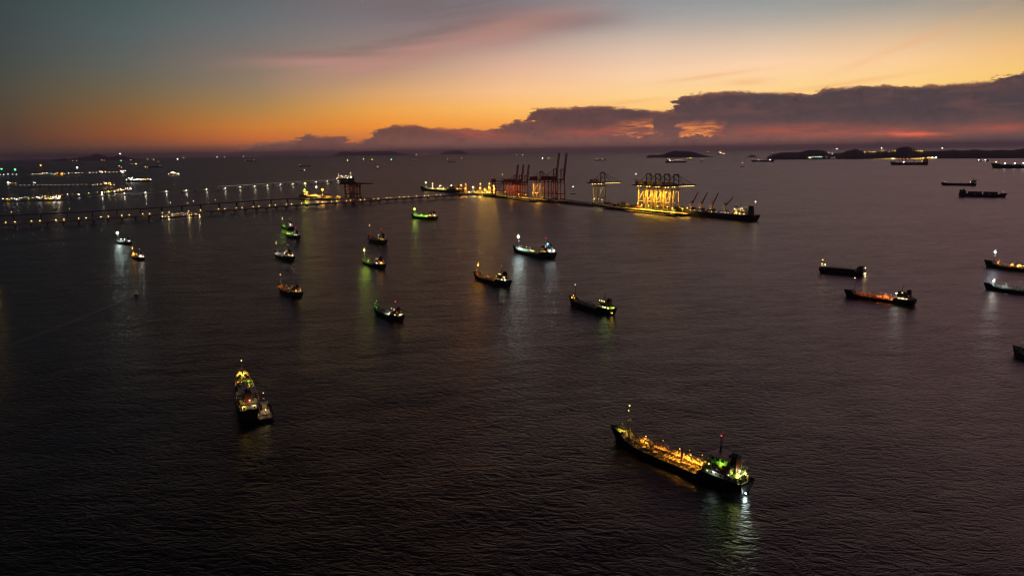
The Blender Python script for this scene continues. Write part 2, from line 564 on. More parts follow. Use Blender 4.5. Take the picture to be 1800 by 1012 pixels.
# ------------------------------------------------------------------ haze over the water
def make_haze():
    m = bpy.data.materials.new('dusk_haze')
    m.use_nodes = True
    t = m.node_tree
    t.nodes.clear()
    v = t.nodes.new('ShaderNodeVolumePrincipled')
    v.inputs['Color'].default_value = (0.62, 0.60, 0.82, 1)
    v.inputs['Density'].default_value = HAZE
    v.inputs['Anisotropy'].default_value = 0.3
    o = t.nodes.new('ShaderNodeOutputMaterial')
    t.links.new(v.outputs[0], o.inputs['Volume'])
    mb = MB().box(-78000, 78000, -78000, 78000, -1.0, 360)
    tag(mb.build('haze', m), 'thin dusk haze over the sea', 'haze', kind='stuff')


HAZE = 3.0e-5
make_haze()

# ------------------------------------------------------------------ paints and lamp glass
HULL_BLACK = mat('hull_black', (0.018, 0.018, 0.022), 0.5)
HULL_RED = mat('hull_dark_red', (0.09, 0.02, 0.016), 0.55)
HULL_NAVY = mat('hull_navy', (0.02, 0.028, 0.05), 0.5)
HULL_GREEN = mat('hull_dark_green', (0.018, 0.045, 0.03), 0.5)
DECK_GREEN = mat('deck_green', (0.07, 0.16, 0.085), 0.7)
DECK_RED = mat('deck_red_oxide', (0.24, 0.075, 0.05), 0.75)
DECK_OLIVE = mat('deck_olive', (0.17, 0.17, 0.10), 0.7)
DECK_GREY = mat('deck_grey', (0.22, 0.22, 0.22), 0.75)
HOUSE_WHITE = mat('house_white', (0.66, 0.66, 0.63), 0.5, wear=0.35)
HOUSE_CREAM = mat('house_cream', (0.58, 0.52, 0.40), 0.5, wear=0.35)
PIPE_GREY = mat('pipe_grey', (0.42, 0.42, 0.40), 0.45)
PIPE_BUFF = mat('pipe_buff', (0.55, 0.42, 0.24), 0.5)
STEEL_DARK = mat('steel_dark', (0.05, 0.05, 0.055), 0.5)
STEEL_GREY = mat('steel_grey', (0.26, 0.27, 0.28), 0.5)
FUNNEL_RED = mat('funnel_dark_red', (0.16, 0.03, 0.025), 0.5)
FUNNEL_BLUE = mat('funnel_blue', (0.03, 0.10, 0.20), 0.5)
FUNNEL_BLACK = mat('funnel_black', (0.02, 0.02, 0.02), 0.6)
BOAT_ORANGE = mat('lifeboat_orange', (0.62, 0.14, 0.02), 0.45)
RAIL_WHITE = mat('rail_white', (0.6, 0.6, 0.55), 0.5)
GLASS_DARK = mat('window_glass', (0.015, 0.018, 0.02), 0.08, wear=0)
TYRE = mat('fender_rubber', (0.02, 0.02, 0.02), 0.85, wear=0)

AMBER, ORANGE, WARM, WHITE, COOL = (1.0, 0.41, 0.04), (1.0, 0.30, 0.03), (1.0, 0.66, 0.28), (1.0, 0.95, 0.82), (0.82, 1.0, 0.94)
YGREEN, GREEN, RED, LIME, BLUE, PINK = (0.72, 1.0, 0.10), (0.10, 1.0, 0.22), (1.0, 0.05, 0.05), (0.36, 1.0, 0.05), (0.25, 0.75, 1.0), (1.0, 0.72, 0.86)
YELLOW = (1.0, 0.58, 0.08)


def lampglass(color, s):
    s = round(s * (0.45 if color[2] < 0.5 else 0.8) if s > 6 else s, 1)
    return glow('lamp_glass_%02x%02x%02x_%s' % (*[int(c * 255) for c in color], str(s).replace('.', '_')), color, s)


_lampmesh = {}


def lamp(parent, loc, color=WARM, size=0.35, strength=14.0, power=0.0, radius=None, name='lamp', drop=0.0, label=None):
    """a caged deck lamp: bracket, hood and glowing glass; with POWER it lights what is round it"""
    size = round(size, 2)
    key = (color, size, round(strength, 1))
    me = _lampmesh.get(key)
    if me is None:
        b = MB()
        b.tube((0, 0, size * 0.75), (0, 0, size * 1.5), size * 0.85, size * 0.25, 6)
        b.bar((0, 0, size * 1.4), (0, 0, size * 2.0), size * 0.25)
        b.cur = 1
        b.ball((0, 0, 0), size, 8, 5)
        me = b.mesh('lamp', [STEEL_GREY, lampglass(color, strength)])
        _lampmesh[key] = me
    o = link(name, me, parent, loc)
    if label:
        o['label'] = label
    if power:
        light(parent, (loc[0], loc[1], loc[2] - size * 1.3 - drop), color, power, radius or max(0.5, size * 1.1))
    return o


def hull_rings(L, B, D, fc, pp, bul=1.0, fcx=0.36, ppx=-0.24, n=26):
    """stations of the outer hull; deck heights: D amidships, D+fc at the bow, D+pp at the stern"""
    xs = [-0.5 + i / (n - 1) for i in range(n)]
    xs = sorted(set(xs + [fcx, fcx + 0.035, ppx, ppx + 0.03]))
    rings, deck, dk = [], [], []
    for t in xs:
        if t > 0.1:
            k = (t - 0.1) / 0.4
            bd = B / 2 * max(0.02, (1 - k ** 2.6)) ** 0.75
            bw = B / 2 * max(0.01, (1 - k ** 1.7)) ** 1.0
        elif t < -0.32:
            k = (-0.32 - t) / 0.18
            bd = B / 2 * (1 - 0.20 * k ** 2)
            bw = B / 2 * (1 - 0.55 * k ** 1.6)
        else:
            bd = bw = B / 2
        up = 0.0
        if t >= fcx:
            up = fc * min(1, (t - fcx) / 0.035)
        elif t <= ppx + 0.03:
            up = pp * min(1, (ppx + 0.03 - t) / 0.03)
        sheer = 0.10 * D * max(0, (t - 0.05) / 0.45) ** 2 * 3 + 0.04 * D * max(0, (-t - 0.1) / 0.4) ** 2
        z = D + sheer + up
        rake = 0.055 * L * max(0, (t - 0.3) / 0.2) ** 2
        ov = -0.02 * L * max(0, (-t - 0.38) / 0.12)
        x = t * L
        b_ = bul if (up > 0.6 * max(fc, pp) or t > 0.3) else 0.28
        r = [(x - rake * 0.4, 0, -2.2), (x - rake * 0.3 - ov, bw * 0.72, -1.6), (x - rake * 0.12 - ov * 0.7, bw * 0.97, 0.15), (x + rake * 0.25 - ov * 0.2, (bw + bd) / 2, z * 0.5),
             (x + rake * 0.62, bd, z), (x + rake * 0.72, bd, z + b_), (x + rake * 0.70, max(bd - 0.22, 0.01), z + b_), (x + rake * 0.62, max(bd - 0.25, 0.008), z - 0.05)]
        rings.append(r)
        deck.append((x + rake * 0.6, max(bd - 0.2, 0.01), z))
    return rings, deck


def interp(deck, x):
    for a, b in zip(deck, deck[1:]):
        if a[0] <= x <= b[0]:
            k = (x - a[0]) / max(b[0] - a[0], 1e-6)
            return a[1] + (b[1] - a[1]) * k, a[2] + (b[2] - a[2]) * k
    return (deck[0][1], deck[0][2]) if x < deck[0][0] else (deck[-1][1], deck[-1][2])


def make_hull(root, L, B, D, fc, pp, hullm, deckm, n=26, boot=None, **kw):
    rings, deck = hull_rings(L, B, D, fc, pp, n=n, **kw)
    h = MB()
    for sgn in (1, -1):
        rr = [[(p[0], p[1] * sgn, p[2]) for p in r] for r in rings]
        h.loft(rr if sgn < 0 else [r[::-1] for r in rr])
    st = rings[0][:7]
    h.add([(p[0], p[1], p[2]) for p in st] + [(p[0], -p[1], p[2]) for p in st], [tuple(range(7)) + tuple(range(13, 6, -1))])
    o = h.build('hull', hullm, root)
    d = MB()
    vs, fs = [], []
    for x, b, z in deck:
        vs += [(x, b, z), (x, 0, z + 0.14), (x, -b, z)]
    for i in range(len(deck) - 1):
        for j in (0, 1):
            fs.append((i * 3 + j, i * 3 + j + 1, i * 3 + j + 4, i * 3 + j + 3))
    d.add(vs, [f[::-1] for f in fs])
    dk = d.build('deck', deckm, root)
    if boot:
        b = MB()
        for sgn in (1, -1):
            rr = []
            for r in rings:
                p, q = r[2], r[3]
                lo = (p[0], (p[1] + 0.03) * sgn, -0.2)
                k = 0.22
                hi = (p[0] + (q[0] - p[0]) * k, (p[1] + (q[1] - p[1]) * k + 0.04) * sgn, p[2] + (q[2] - p[2]) * k)
                rr.append([lo, hi])
            b.loft(rr if sgn < 0 else [x[::-1] for x in rr])
        b.build('boot_topping', boot, root)
    return rings, deck


def railing(root, pts, h=1.0, m=RAIL_WHITE, step=2.0, w=0.07, name='railing'):
    b = MB()
    for a, c in zip(pts, pts[1:]):
        a, c = Vector(a), Vector(c)
        n = max(1, int((c - a).length / step))
        for i in range(n + 1):
            p = a.lerp(c, i / n)
            b.bar(p, p + Vector((0, 0, h)), w)
        for z in (h * 0.55, h):
            b.bar(a + Vector((0, 0, z)), c + Vector((0, 0, z)), w)
    return b.build(name, m, root)


def lifeboat(root, x, y, z, L=6.0):
    b = MB()
    rr = []
    for i in range(9):
        t = -1 + i / 4
        w = 1.05 * max(0.05, 1 - abs(t) ** 2.6)
        rr.append([(x + t * L / 2, y + w * math.cos(a), z + 0.95 * math.sin(a) * (1.0 if math.sin(a) > 0 else 1.15)) for a in [2 * math.pi * k / 10 for k in range(10)]])
    b.loft(rr, closed=True, caps=True)
    b.cbox((x - L * 0.22, y, z + 1.0), (1.2, 1.0, 0.7))
    b.build('lifeboat', BOAT_ORANGE, root)
    s = 1 if y > 0 else -1
    for dx in (-L * 0.36, L * 0.36):
        d = MB()
        d.bar((x + dx, y - s * 1.4, z - 1.5), (x + dx, y - s * 1.2, z + 1.6), 0.22)
        d.bar((x + dx, y - s * 1.2, z + 1.6), (x + dx, y + s * 0.1, z + 1.9), 0.2)
        d.bar((x + dx, y, z + 1.9), (x + dx, y, z + 1.0), 0.08)
        d.build('davit', STEEL_GREY, root)


def windows(root, x, ys, z, side, m_lit, m_dark, lit=0.5, w=0.55, h=0.7, r=rng):
    """a row of windows on a house wall: each its own frame (part) with a pane (sub-part); SIDE 'x+'/'x-'/'y+'/'y-'"""
    for y in ys:
        fr, pn = MB(), MB()
        mm = m_lit if r.random() < lit else m_dark
        if side[0] == 'x':
            s = 1 if side[1] == '+' else -1
            fr.cbox((x + s * 0.03, y, z), (0.06, w + 0.2, h + 0.2))
            pn.cbox((x + s * 0.065, y, z), (0.03, w, h))
        else:
            s = 1 if side[1] == '+' else -1
            fr.cbox((y, x + s * 0.03, z), (w + 0.2, 0.06, h + 0.2))
            pn.cbox((y, x + s * 0.065, z), (w, 0.03, h))
        f = fr.build('window', STEEL_GREY, root)
        pn.build('pane', mm, f)


def make_tanker(label, bow, stern, B=None, D=None, hullm=HULL_BLACK, deckm=DECK_GREEN, house=HOUSE_WHITE, funnel=FUNNEL_RED, pipem=PIPE_GREY,
                boot=HULL_RED, detail=1, fmast=14.0, mast_lamp=(WARM, 0.0, 0.5, 14), deck_lamps=(), house_lamps=(), top_red=True, wincol=WARM, lit=0.45,
                tiers=3, group='tankers and coasters riding at anchor', cat='tanker ship', name='tanker', bul=1.0, seed=1, cranes=1, stern_lamp=None, fbd=0.07, deck_cone=132, deck_gain=5.0, pk=1.0):
    r = random.Random(seed)
    pb, ps = at(*bow), at(*stern)
    L = (pb - ps).length * 1.0
    c = (pb + ps) / 2
    rz = math.atan2(pb.y - ps.y, pb.x - ps.x)
    B = B or L * 0.165
    D = D or max(2.2, L * fbd * (0.9 if detail > 1 else 0.78))
    u = min(L / 62.0, 1.3)                      # all fittings scale with the ship
    cs = 1 if Vector((-math.sin(rz), math.cos(rz), 0)).dot(Vector((-c.x, -c.y, 0))) > 0 else -1     # which side faces the open water in front
    root = thing(name, c, rz, label, cat, group)
    root['length_m'] = round(L, 1)
    fc, pp = 2.1 * u, 1.9 * u * pk
    n = 34 if detail > 1 else 22
    rings, deck = make_hull(root, L, B, D, fc, pp, hullm, deckm, n, boot, bul=bul * u)
    zm = interp(deck, 0)[1]
    # anchor and hawse
    if detail:
        for s in (1, -1):
            y, z = interp(deck, L * 0.44)
            a = MB()
            a.bar((L * 0.452, s * (y * 0.93), z - 1.6 * u), (L * 0.452, s * (y * 0.90), z - 3.0 * u), 0.25 * u)
            a.bar((L * 0.435, s * (y * 0.93), z - 3.0 * u), (L * 0.468, s * (y * 0.86), z - 3.0 * u), 0.3 * u)
            a.build('anchor', STEEL_DARK, root)
        ch = MB()
        yc, zc = interp(deck, L * 0.44)
        ch.tube((L * 0.455, cs * yc * 0.8, zc - 1.8 * u), (L * 0.455 + 9 * u, cs * yc * 1.2, -1.0), 0.14 * u, n=5)
        ch.build('anchor_chain', STEEL_DARK, root)
    # forecastle: windlasses, bollards, foremast
    zf = interp(deck, L * 0.41)[1]
    for s in (1, -1):
        w_ = MB()
        w_.tube((L * 0.405, s * 0.8 * u, zf + 0.8 * u), (L * 0.405, s * 2.4 * u, zf + 0.8 * u), 0.55 * u, n=10)
        w_.cbox((L * 0.405, s * 1.6 * u, zf + 0.35 * u), (1.3 * u, 1.6 * u, 0.6 * u))
        w_.build('windlass', STEEL_GREY, root)
    fx = L * 0.378
    fm = MB()
    zfm = interp(deck, fx)[1]
    fm.tube((fx, 0, zfm), (fx, 0, zfm + fmast * u * 0.6), 0.32 * u, 0.22 * u, 8)
    fm.tube((fx, 0, zfm + fmast * u * 0.6), (fx, 0, zfm + fmast * u), 0.16 * u, 0.1 * u, 6)
    fm.bar((fx, -1.4 * u, zfm + fmast * u * 0.58), (fx, 1.4 * u, zfm + fmast * u * 0.58), 0.2 * u)
    fm.cbox((fx, 0, zfm + fmast * u * 0.55), (1.2 * u, 1.2 * u, 0.12 * u))
    fm.build('foremast', house, root)
    col, power, size, stren = mast_lamp
    lamp(root, (fx + 0.5 * u, 0, zfm + fmast * u * (0.86 if power else 1.0)), col, size, stren, power * 0.36, drop=0.2)
    if power and detail:
        lamp(root, (fx, 0, zfm + fmast * u + 0.3), WARM, 0.3, 10)
    # house on the poop
    x1, x0 = -L * 0.255, -L * 0.44
    zp = interp(deck, -L * 0.35)[1]
    bw = B * 0.40
    th = 2.55 * u
    tz = zp
    prev = None
    tier_x = []
    for k in range(tiers):
        a0, a1 = x0 + k * 0.022 * L, x1 - k * 0.008 * L
        wy = bw * (1.0 - 0.10 * k)
        hb = MB().box(a0, a1, -wy, wy, tz, tz + th)
        dh = hb.build('deckhouse' if k < tiers - 1 else 'wheelhouse', house, root)
        MB().box(a0 - 0.5 * u, a1 + 0.35 * u, -wy - 0.7 * u, wy + 0.7 * u, tz + th, tz + th + 0.12 * u).build('deck_edge', deckm if k < tiers - 1 else house, root)
        tier_x.append((a0, a1, wy, tz))
        wl = lampglass(wincol, 2.2)
        if detail:
            if k < tiers - 1:
                nwin = 6 if detail > 1 else 4
                for s in ('y+', 'y-'):
                    yy = wy if s == 'y+' else -wy
                    windows(root, yy, [a0 + (a1 - a0) * (i + 0.7) / (nwin + 0.4) for i in range(nwin)], tz + th * 0.6, s, wl, GLASS_DARK, lit, 0.5 * u, 0.55 * u, r)
                windows(root, a0, [wy * q for q in (-0.6, 0, 0.6)], tz + th * 0.6, 'x-', wl, GLASS_DARK, lit, 0.5 * u, 0.55 * u, r)
                windows(root, a1, [wy * q for q in (-0.7, -0.35, 0, 0.35, 0.7)], tz + th * 0.6, 'x+', wl, GLASS_DARK, lit * 0.5, 0.5 * u, 0.55 * u, r)
            else:
                wd = lampglass(wincol, 0.5)
                windows(root, a1, [wy * q for q in (-0.75, -0.45, -0.15, 0.15, 0.45, 0.75)], tz + th * 0.6, 'x+', wd, GLASS_DARK, 0.3, 0.26 * wy, 0.9 * u, r)
                for s in ('y+', 'y-'):
                    windows(root, wy if s == 'y+' else -wy, [a0 + (a1 - a0) * q for q in (0.25, 0.5, 0.75)], tz + th * 0.6, s, wl, GLASS_DARK, lit, 1.2 * u, 0.85 * u, r)
            if detail > 1:
                railing(root, [(a0 - 0.45 * u, -wy - 0.65 * u, tz + th + 0.1), (a0 - 0.45 * u, wy + 0.65 * u, tz + th + 0.1), (a1, wy + 0.65 * u, tz + th + 0.1)], 1.0, step=1.6)
                railing(root, [(a0 - 0.45 * u, -wy - 0.65 * u, tz + th + 0.1), (a1, -wy - 0.65 * u, tz + th + 0.1)], 1.0, step=1.6)
        tz += th
    # doors on the house
    if detail:
        for s in (1, -1):
            a0, a1, wy, z0 = tier_x[0]
            MB().cbox((a0 + (a1 - a0) * 0.12, s * (wy + 0.03), z0 + 1.1 * u), (0.9 * u, 0.08, 2.0 * u)).build('door', STEEL_GREY, root)
    # bridge wings
    a0, a1, wy, z0 = tier_x[-1]
    bwg = MB().box(a1 - 2.4 * u, a1 - 0.2 * u, -B * 0.47, B * 0.47, z0 - 0.02, z0 + 0.16 * u)
    for s in (1, -1):
        bwg.box(a1 - 2.4 * u, a1 - 0.2 * u, s * B * 0.47 - 0.06, s * B * 0.47 + 0.06, z0 + 0.16 * u, z0 + 1.15 * u)
        bwg.box(a1 - 0.28 * u, a1 - 0.18 * u, min(s * wy, s * B * 0.47), max(s * wy, s * B * 0.47), z0 + 0.16 * u, z0 + 1.15 * u)
    bwg.build('bridge_wing', house, root)
    # monkey island mast with radar
    mx = (a0 * 0.35 + a1 * 0.65)
    mh = 6.5 * u
    rm = MB()
    rm.tube((mx, 0, tz), (mx, 0, tz + mh), 0.26 * u, 0.12 * u, 8)
    for s in (1, -1):
        rm.bar((mx, s * 1.0 * u, tz), (mx, 0, tz + mh * 0.55), 0.14 * u)
    rm.bar((mx, -1.9 * u, tz + mh * 0.7), (mx, 1.9 * u, tz + mh * 0.7), 0.14 * u)
    rm.bar((mx, -1.2 * u, tz + mh * 0.86), (mx, 1.2 * u, tz + mh * 0.86), 0.1 * u)
    rm.build('radar_mast', STEEL_DARK if seed % 2 else house, root)
    MB().cbox((mx + 0.6 * u, 0, tz + mh * 0.5), (0.3 * u, 2.4 * u, 0.25 * u)).build('radar', RAIL_WHITE, root)
    if top_red:
        lamp(root, (mx, 0, tz + mh + 0.25), RED, 0.26 if detail > 1 else 0.4, 9)
    # funnel
    fx0 = x0 + 0.012 * L
    fz = zp + th * 0.9
    fu = MB().taper((fx0 - 0.5 * u, fx0 + 3.6 * u, -1.7 * u, 1.7 * u), (fx0 - 0.3 * u, fx0 + 2.7 * u, -1.4 * u, 1.4 * u), fz, fz + 5.6 * u)
    fo = fu.build('funnel', funnel, root)
    MB().taper((fx0 - 0.34 * u, fx0 + 2.74 * u, -1.44 * u, 1.44 * u), (fx0 - 0.3 * u, fx0 + 2.6 * u, -1.36 * u, 1.36 * u), fz + 5.6 * u, fz + 6.7 * u).build('funnel_top', FUNNEL_BLACK, fo)
    ex = MB()
    for q in (0.3, 1.2, 2.0):
        ex.tube((fx0 + q * u, 0.3 * u, fz + 6.5 * u), (fx0 + q * u - 0.2 * u, 0.3 * u, fz + 7.5 * u), 0.26 * u, n=6)
    ex.build('exhaust_pipe', FUNNEL_BLACK, fo)
    MB().box(fx0 - 2.0 * u, fx0 + 5.4 * u, -bw * 0.78, bw * 0.78, zp, zp + th * 0.92).build('engine_casing', house, root)
    lifeboat(root, x0 + 4.6 * u, cs * B * 0.40, zp + th * 1.62, 5.6 * u)
    if detail > 1:
        lifeboat(root, x0 + 4.6 * u, -cs * B * 0.40, zp + th * 1.62, 5.6 * u)
    # stern deck: winches, ventilators, bollards
    for s in (1, -1):
        v = MB()
        v.tube((x0 - 2.2 * u, s * B * 0.22, zp), (x0 - 2.2 * u, s * B * 0.22, zp + 1.6 * u), 0.35 * u, n=8)
        v.ball((x0 - 2.2 * u, s * B * 0.22, zp + 1.8 * u), 0.6 * u, 8, 5)
        v.build('ventilator', house, root)
    wn = MB()
    wn.tube((x0 - 1.0 * u, -1.4 * u, zp + 0.7 * u), (x0 - 1.0 * u, 1.4 * u, zp + 0.7 * u), 0.5 * u, n=10)
    wn.cbox((x0 - 1.0 * u, 0, zp + 0.3 * u), (1.2 * u, 1.0 * u, 0.6 * u))
    wn.build('mooring_winch', STEEL_GREY, root)
    for s in (1, -1):
        for q in (-0.475, 0.30):
            y, z = interp(deck, L * q)
            bo = MB()
            for dx in (-0.4, 0.4):
                bo.tube((L * q + dx * u, s * (y - 0.9 * u), z), (L * q + dx * u, s * (y - 0.9 * u), z + 0.7 * u), 0.2 * u, n=6)
            bo.build('bollard', STEEL_DARK, root)
    # cargo deck: catwalk, pipes, manifold, hatches, frames, hose crane
    ca, cb = -L * 0.215, L * 0.345
    cw = MB()
    cw.box(ca, cb, -0.6 * u, 0.6 * u, zm + 1.75 * u, zm + 1.9 * u)
    nst = 16 if detail > 1 else 8
    for i in range(nst + 1):
        x = ca + (cb - ca) * i / nst
        for s in (1, -1):
            cw.bar((x, s * 0.55 * u, interp(deck, x)[1]), (x, s * 0.55 * u, zm + 2.85 * u), 0.13 * u)
    for s in (1, -1):
        for z in (2.35, 2.85):
            cw.bar((ca, s * 0.55 * u, zm + z * u), (cb, s * 0.55 * u, zm + z * u), 0.09 * u)
    cw.build('catwalk', pipem, root)
    for i, y in enumerate((-2.4, -1.8, -1.25, 1.25, 1.9, 2.6) if detail > 1 else (-1.6, 1.4, 2.3)):
        p = MB().tube((ca + 0.6 * u, y * u, zm + (0.75 + 0.12 * (i % 3)) * u), (cb - (2 + 3 * (i % 3)) * u, y * u, zm + (0.75 + 0.12 * (i % 3)) * u), 0.2 * u, n=6)
        p.build('cargo_pipe', pipem, root)
    yd = interp(deck, 0)[0]
    nm = 5 if detail > 1 else 3
    for i in range(nm):
        x = L * 0.02 + (i - nm / 2) * 1.5 * u
        p = MB().tube((x, -yd + 1.0 * u, zm + 1.05 * u), (x, yd - 1.0 * u, zm + 1.05 * u), 0.2 * u, n=6)
        for s in (1, -1):
            p.tube((x, s * (yd - 1.3 * u), zm + 1.05 * u), (x, s * (yd - 1.0 * u), zm + 1.05 * u), 0.36 * u, n=8)
            p.bar((x, s * (yd - 2.0 * u), zm), (x, s * (yd - 2.0 * u), zm + 1.0 * u), 0.16 * u)
        p.build('manifold_pipe', pipem, root)
    nf = 14 if detail > 1 else 7
    for i in range(nf):
        x = ca + (cb - ca) * (i + 0.5) / nf
        y, z = interp(deck, x)
        f = MB()
        f.box(x - 0.08 * u, x + 0.08 * u, -y + 0.35 * u, y - 0.35 * u, z + 0.02, z + 0.42 * u)
        f.build('deck_frame', deckm, root)
    nh = 6 if detail > 1 else 4
    for i in range(nh):
        for s in (1, -1):
            x = ca + (cb - ca) * (i + 0.5) / nh + 0.9 * u
            y, z = interp(deck, x)
            h = MB()
            h.tube((x, s * y * 0.62, z), (x, s * y * 0.62, z + 1.0 * u), 0.62 * u, n=10)
            h.tube((x, s * y * 0.62, z + 1.0 * u), (x, s * y * 0.62, z + 1.15 * u), 0.75 * u, n=10)
            h.bar((x, s * y * 0.62 + 0.9 * u, z), (x, s * y * 0.62 + 0.9 * u, z + 1.9 * u), 0.14 * u)
            h.build('tank_hatch', pipem, root)
    if detail:
        for i in range(nh):
            for s in (1, -1):
                x = ca + (cb - ca) * (i + 0.15) / nh
                y, z = interp(deck, x)
                v = MB()
                v.tube((x, s * y * 0.35, z), (x, s * y * 0.35, z + 2.2 * u), 0.13 * u, n=6)
                v.ball((x, s * y * 0.35, z + 2.3 * u), 0.3 * u, 6, 4)
                v.build('vent_post', pipem, root)
    for k in range(cranes):
        x = L * 0.045 + (k - (cranes - 1) / 2) * L * 0.22
        cr = MB()
        cr.tube((x, 1.4 * u, zm), (x, 1.4 * u, zm + 5.2 * u), 0.42 * u, 0.32 * u, 8)
        cr.bar((x, 1.4 * u, zm + 5.0 * u), (x - 7.5 * u, 1.6 * u, zm + 4.0 * u), 0.36 * u)
        cr.bar((x, 1.4 * u, zm + 5.9 * u), (x - 6.5 * u, 1.55 * u, zm + 4.3 * u), 0.08 * u)
        cr.bar((x, 1.4 * u, zm + 5.0 * u), (x, 1.4 * u, zm + 6.0 * u), 0.25 * u)
        cr.build('hose_crane', house, root)
    if detail:
        for s in (1, -1):
            pts = []
            for q in (-0.21, -0.05, 0.12, 0.22, 0.30, 0.35):
                y, z = interp(deck, L * q)
                pts.append((L * q, s * (y + 0.02), z + 0.25))
            railing(root, pts, 1.0, step=1.5 if detail > 1 else 3.0, w=0.07 if detail > 1 else 0.12)
    # lamps: (fraction of the length, y fraction of half beam, height over the deck there, colour, size, strength, power)
    for q, yf, hz, colr, size, stren, pw in deck_lamps:
        y, z = interp(deck, L * q)
        yy = -cs * yf * y
        b = MB().bar((L * q, yy, z), (L * q, yy, z + hz + 0.5), 0.14 * u)
        b.build('lamp_post', STEEL_GREY, root)
        lamp(root, (L * q + 0.3, yy, z + hz), colr, size, stren)
        if pw:
            light(root, (L * q + 0.3, yy, z + hz - size * 1.3), colr, pw * deck_gain, max(0.3, size), spot=deck_cone, aim=(L * q + 0.3, yy, z - 5))
    for q, yf, hz, colr, size, stren, pw in house_lamps:
        lamp(root, (L * q, -cs * yf * B / 2, zp + hz * u), colr, size, stren, pw)
    if stern_lamp:
        colr, pw = stern_lamp
        sx, sy, sz = -L * 0.5 - 0.5, cs * 0.2 * B, interp(deck, -L * 0.49)[1] - 2.4 * u
        MB().bar((-L * 0.49, sy, sz + 0.9), (sx, sy, sz + 0.9), 0.15).build('lamp_bracket', STEEL_GREY, root)
        lamp(root, (sx, sy, sz), colr, 0.3, 30, pw)
    root['deck_z'] = zm
    return root


# ------------------------------------------------------------------ the anchored ships
# nearest tanker: amber light over the cargo deck, green light round the house
make_tanker('largest tanker nearby, cargo deck amber lit, house and stern lit green', (1081, 772), (1314, 868), hullm=HULL_BLACK, deckm=DECK_OLIVE, house=HOUSE_CREAM,
            funnel=FUNNEL_RED, pipem=PIPE_BUFF, detail=2, fmast=13.5, mast_lamp=(YELLOW, 1500, 0.22, 12), seed=3, lit=0.22, wincol=YGREEN, cranes=2, fbd=0.038, pk=0.75, deck_gain=2.3,
            deck_lamps=[(0.375, 0.10, 5.0, YELLOW, 0.2, 14, 900), (0.24, 0.15, 4.2, AMBER, 0.22, 14, 1100), (0.10, 0.10, 5.4, AMBER, 0.16, 10, 900), (-0.04, -0.10, 5.2, AMBER, 0.2, 14, 2200),
                        (-0.13, -0.25, 5.0, AMBER, 0.16, 10, 2600), (-0.185, 0.2, 5.4, AMBER, 0.16, 10, 3400), (-0.08, 0.45, 4.6, AMBER, 0.12, 9, 1600), (0.44, 0.3, 3.2, (0.9, 0.8, 0.08), 0.1, 8, 700)],
            house_lamps=[(-0.455, -0.35, 3.4, YGREEN, 0.2, 12, 700), (-0.452, 0.5, 2.8, YGREEN, 0.2, 12, 500), (-0.41, -0.72, 2.6, WHITE, 0.26, 22, 260), (-0.448, -0.1, 4.2, WHITE, 0.22, 16, 220), (-0.47, 0.25, 2.6, WARM, 0.2, 14, 0),
                         (-0.32, -0.92, 2.3, COOL, 0.12, 8, 160), (-0.36, -0.80, 5.6, LIME, 0.16, 10, 420), (-0.29, 0.88, 4.0, LIME, 0.14, 8, 200)],
            stern_lamp=(COOL, 900))

make_tanker('small tanker seen from astern with a dark tug alongside', (427.5, 676), (441, 745), detail=2, hullm=HULL_BLACK, deckm=DECK_GREEN, house=HOUSE_WHITE, fmast=10.5, seed=4,
            mast_lamp=(WARM, 0, 0.3, 12), top_red=False, lit=0.4, wincol=WARM,
            deck_lamps=[(0.45, 0.0, 3.5, AMBER, 0.16, 9, 4200), (0.41, 0.5, 2.8, AMBER, 0.1, 7, 1800), (0.41, -0.5, 2.8, AMBER, 0.1, 7, 1800), (0.2, 0.6, 2.4, YELLOW, 0.08, 5, 260), (-0.1, -0.6, 2.4, YELLOW, 0.08, 5, 300), (0.30, 0.7, 2.2, LIME, 0.08, 4, 160), (0.02, 0.15, 2.4, LIME, 0.1, 7, 60)],
            house_lamps=[(-0.465, -0.5, 2.4, YELLOW, 0.16, 12, 420), (-0.47, 0.45, 2.4, WARM, 0.16, 14, 320), (-0.44, 0.1, 4.6, WARM, 0.2, 16, 160), (-0.30, 0.75, 4.6, COOL, 0.16, 10, 260), (-0.30, -0.75, 4.6, WHITE, 0.22, 16, 260)])

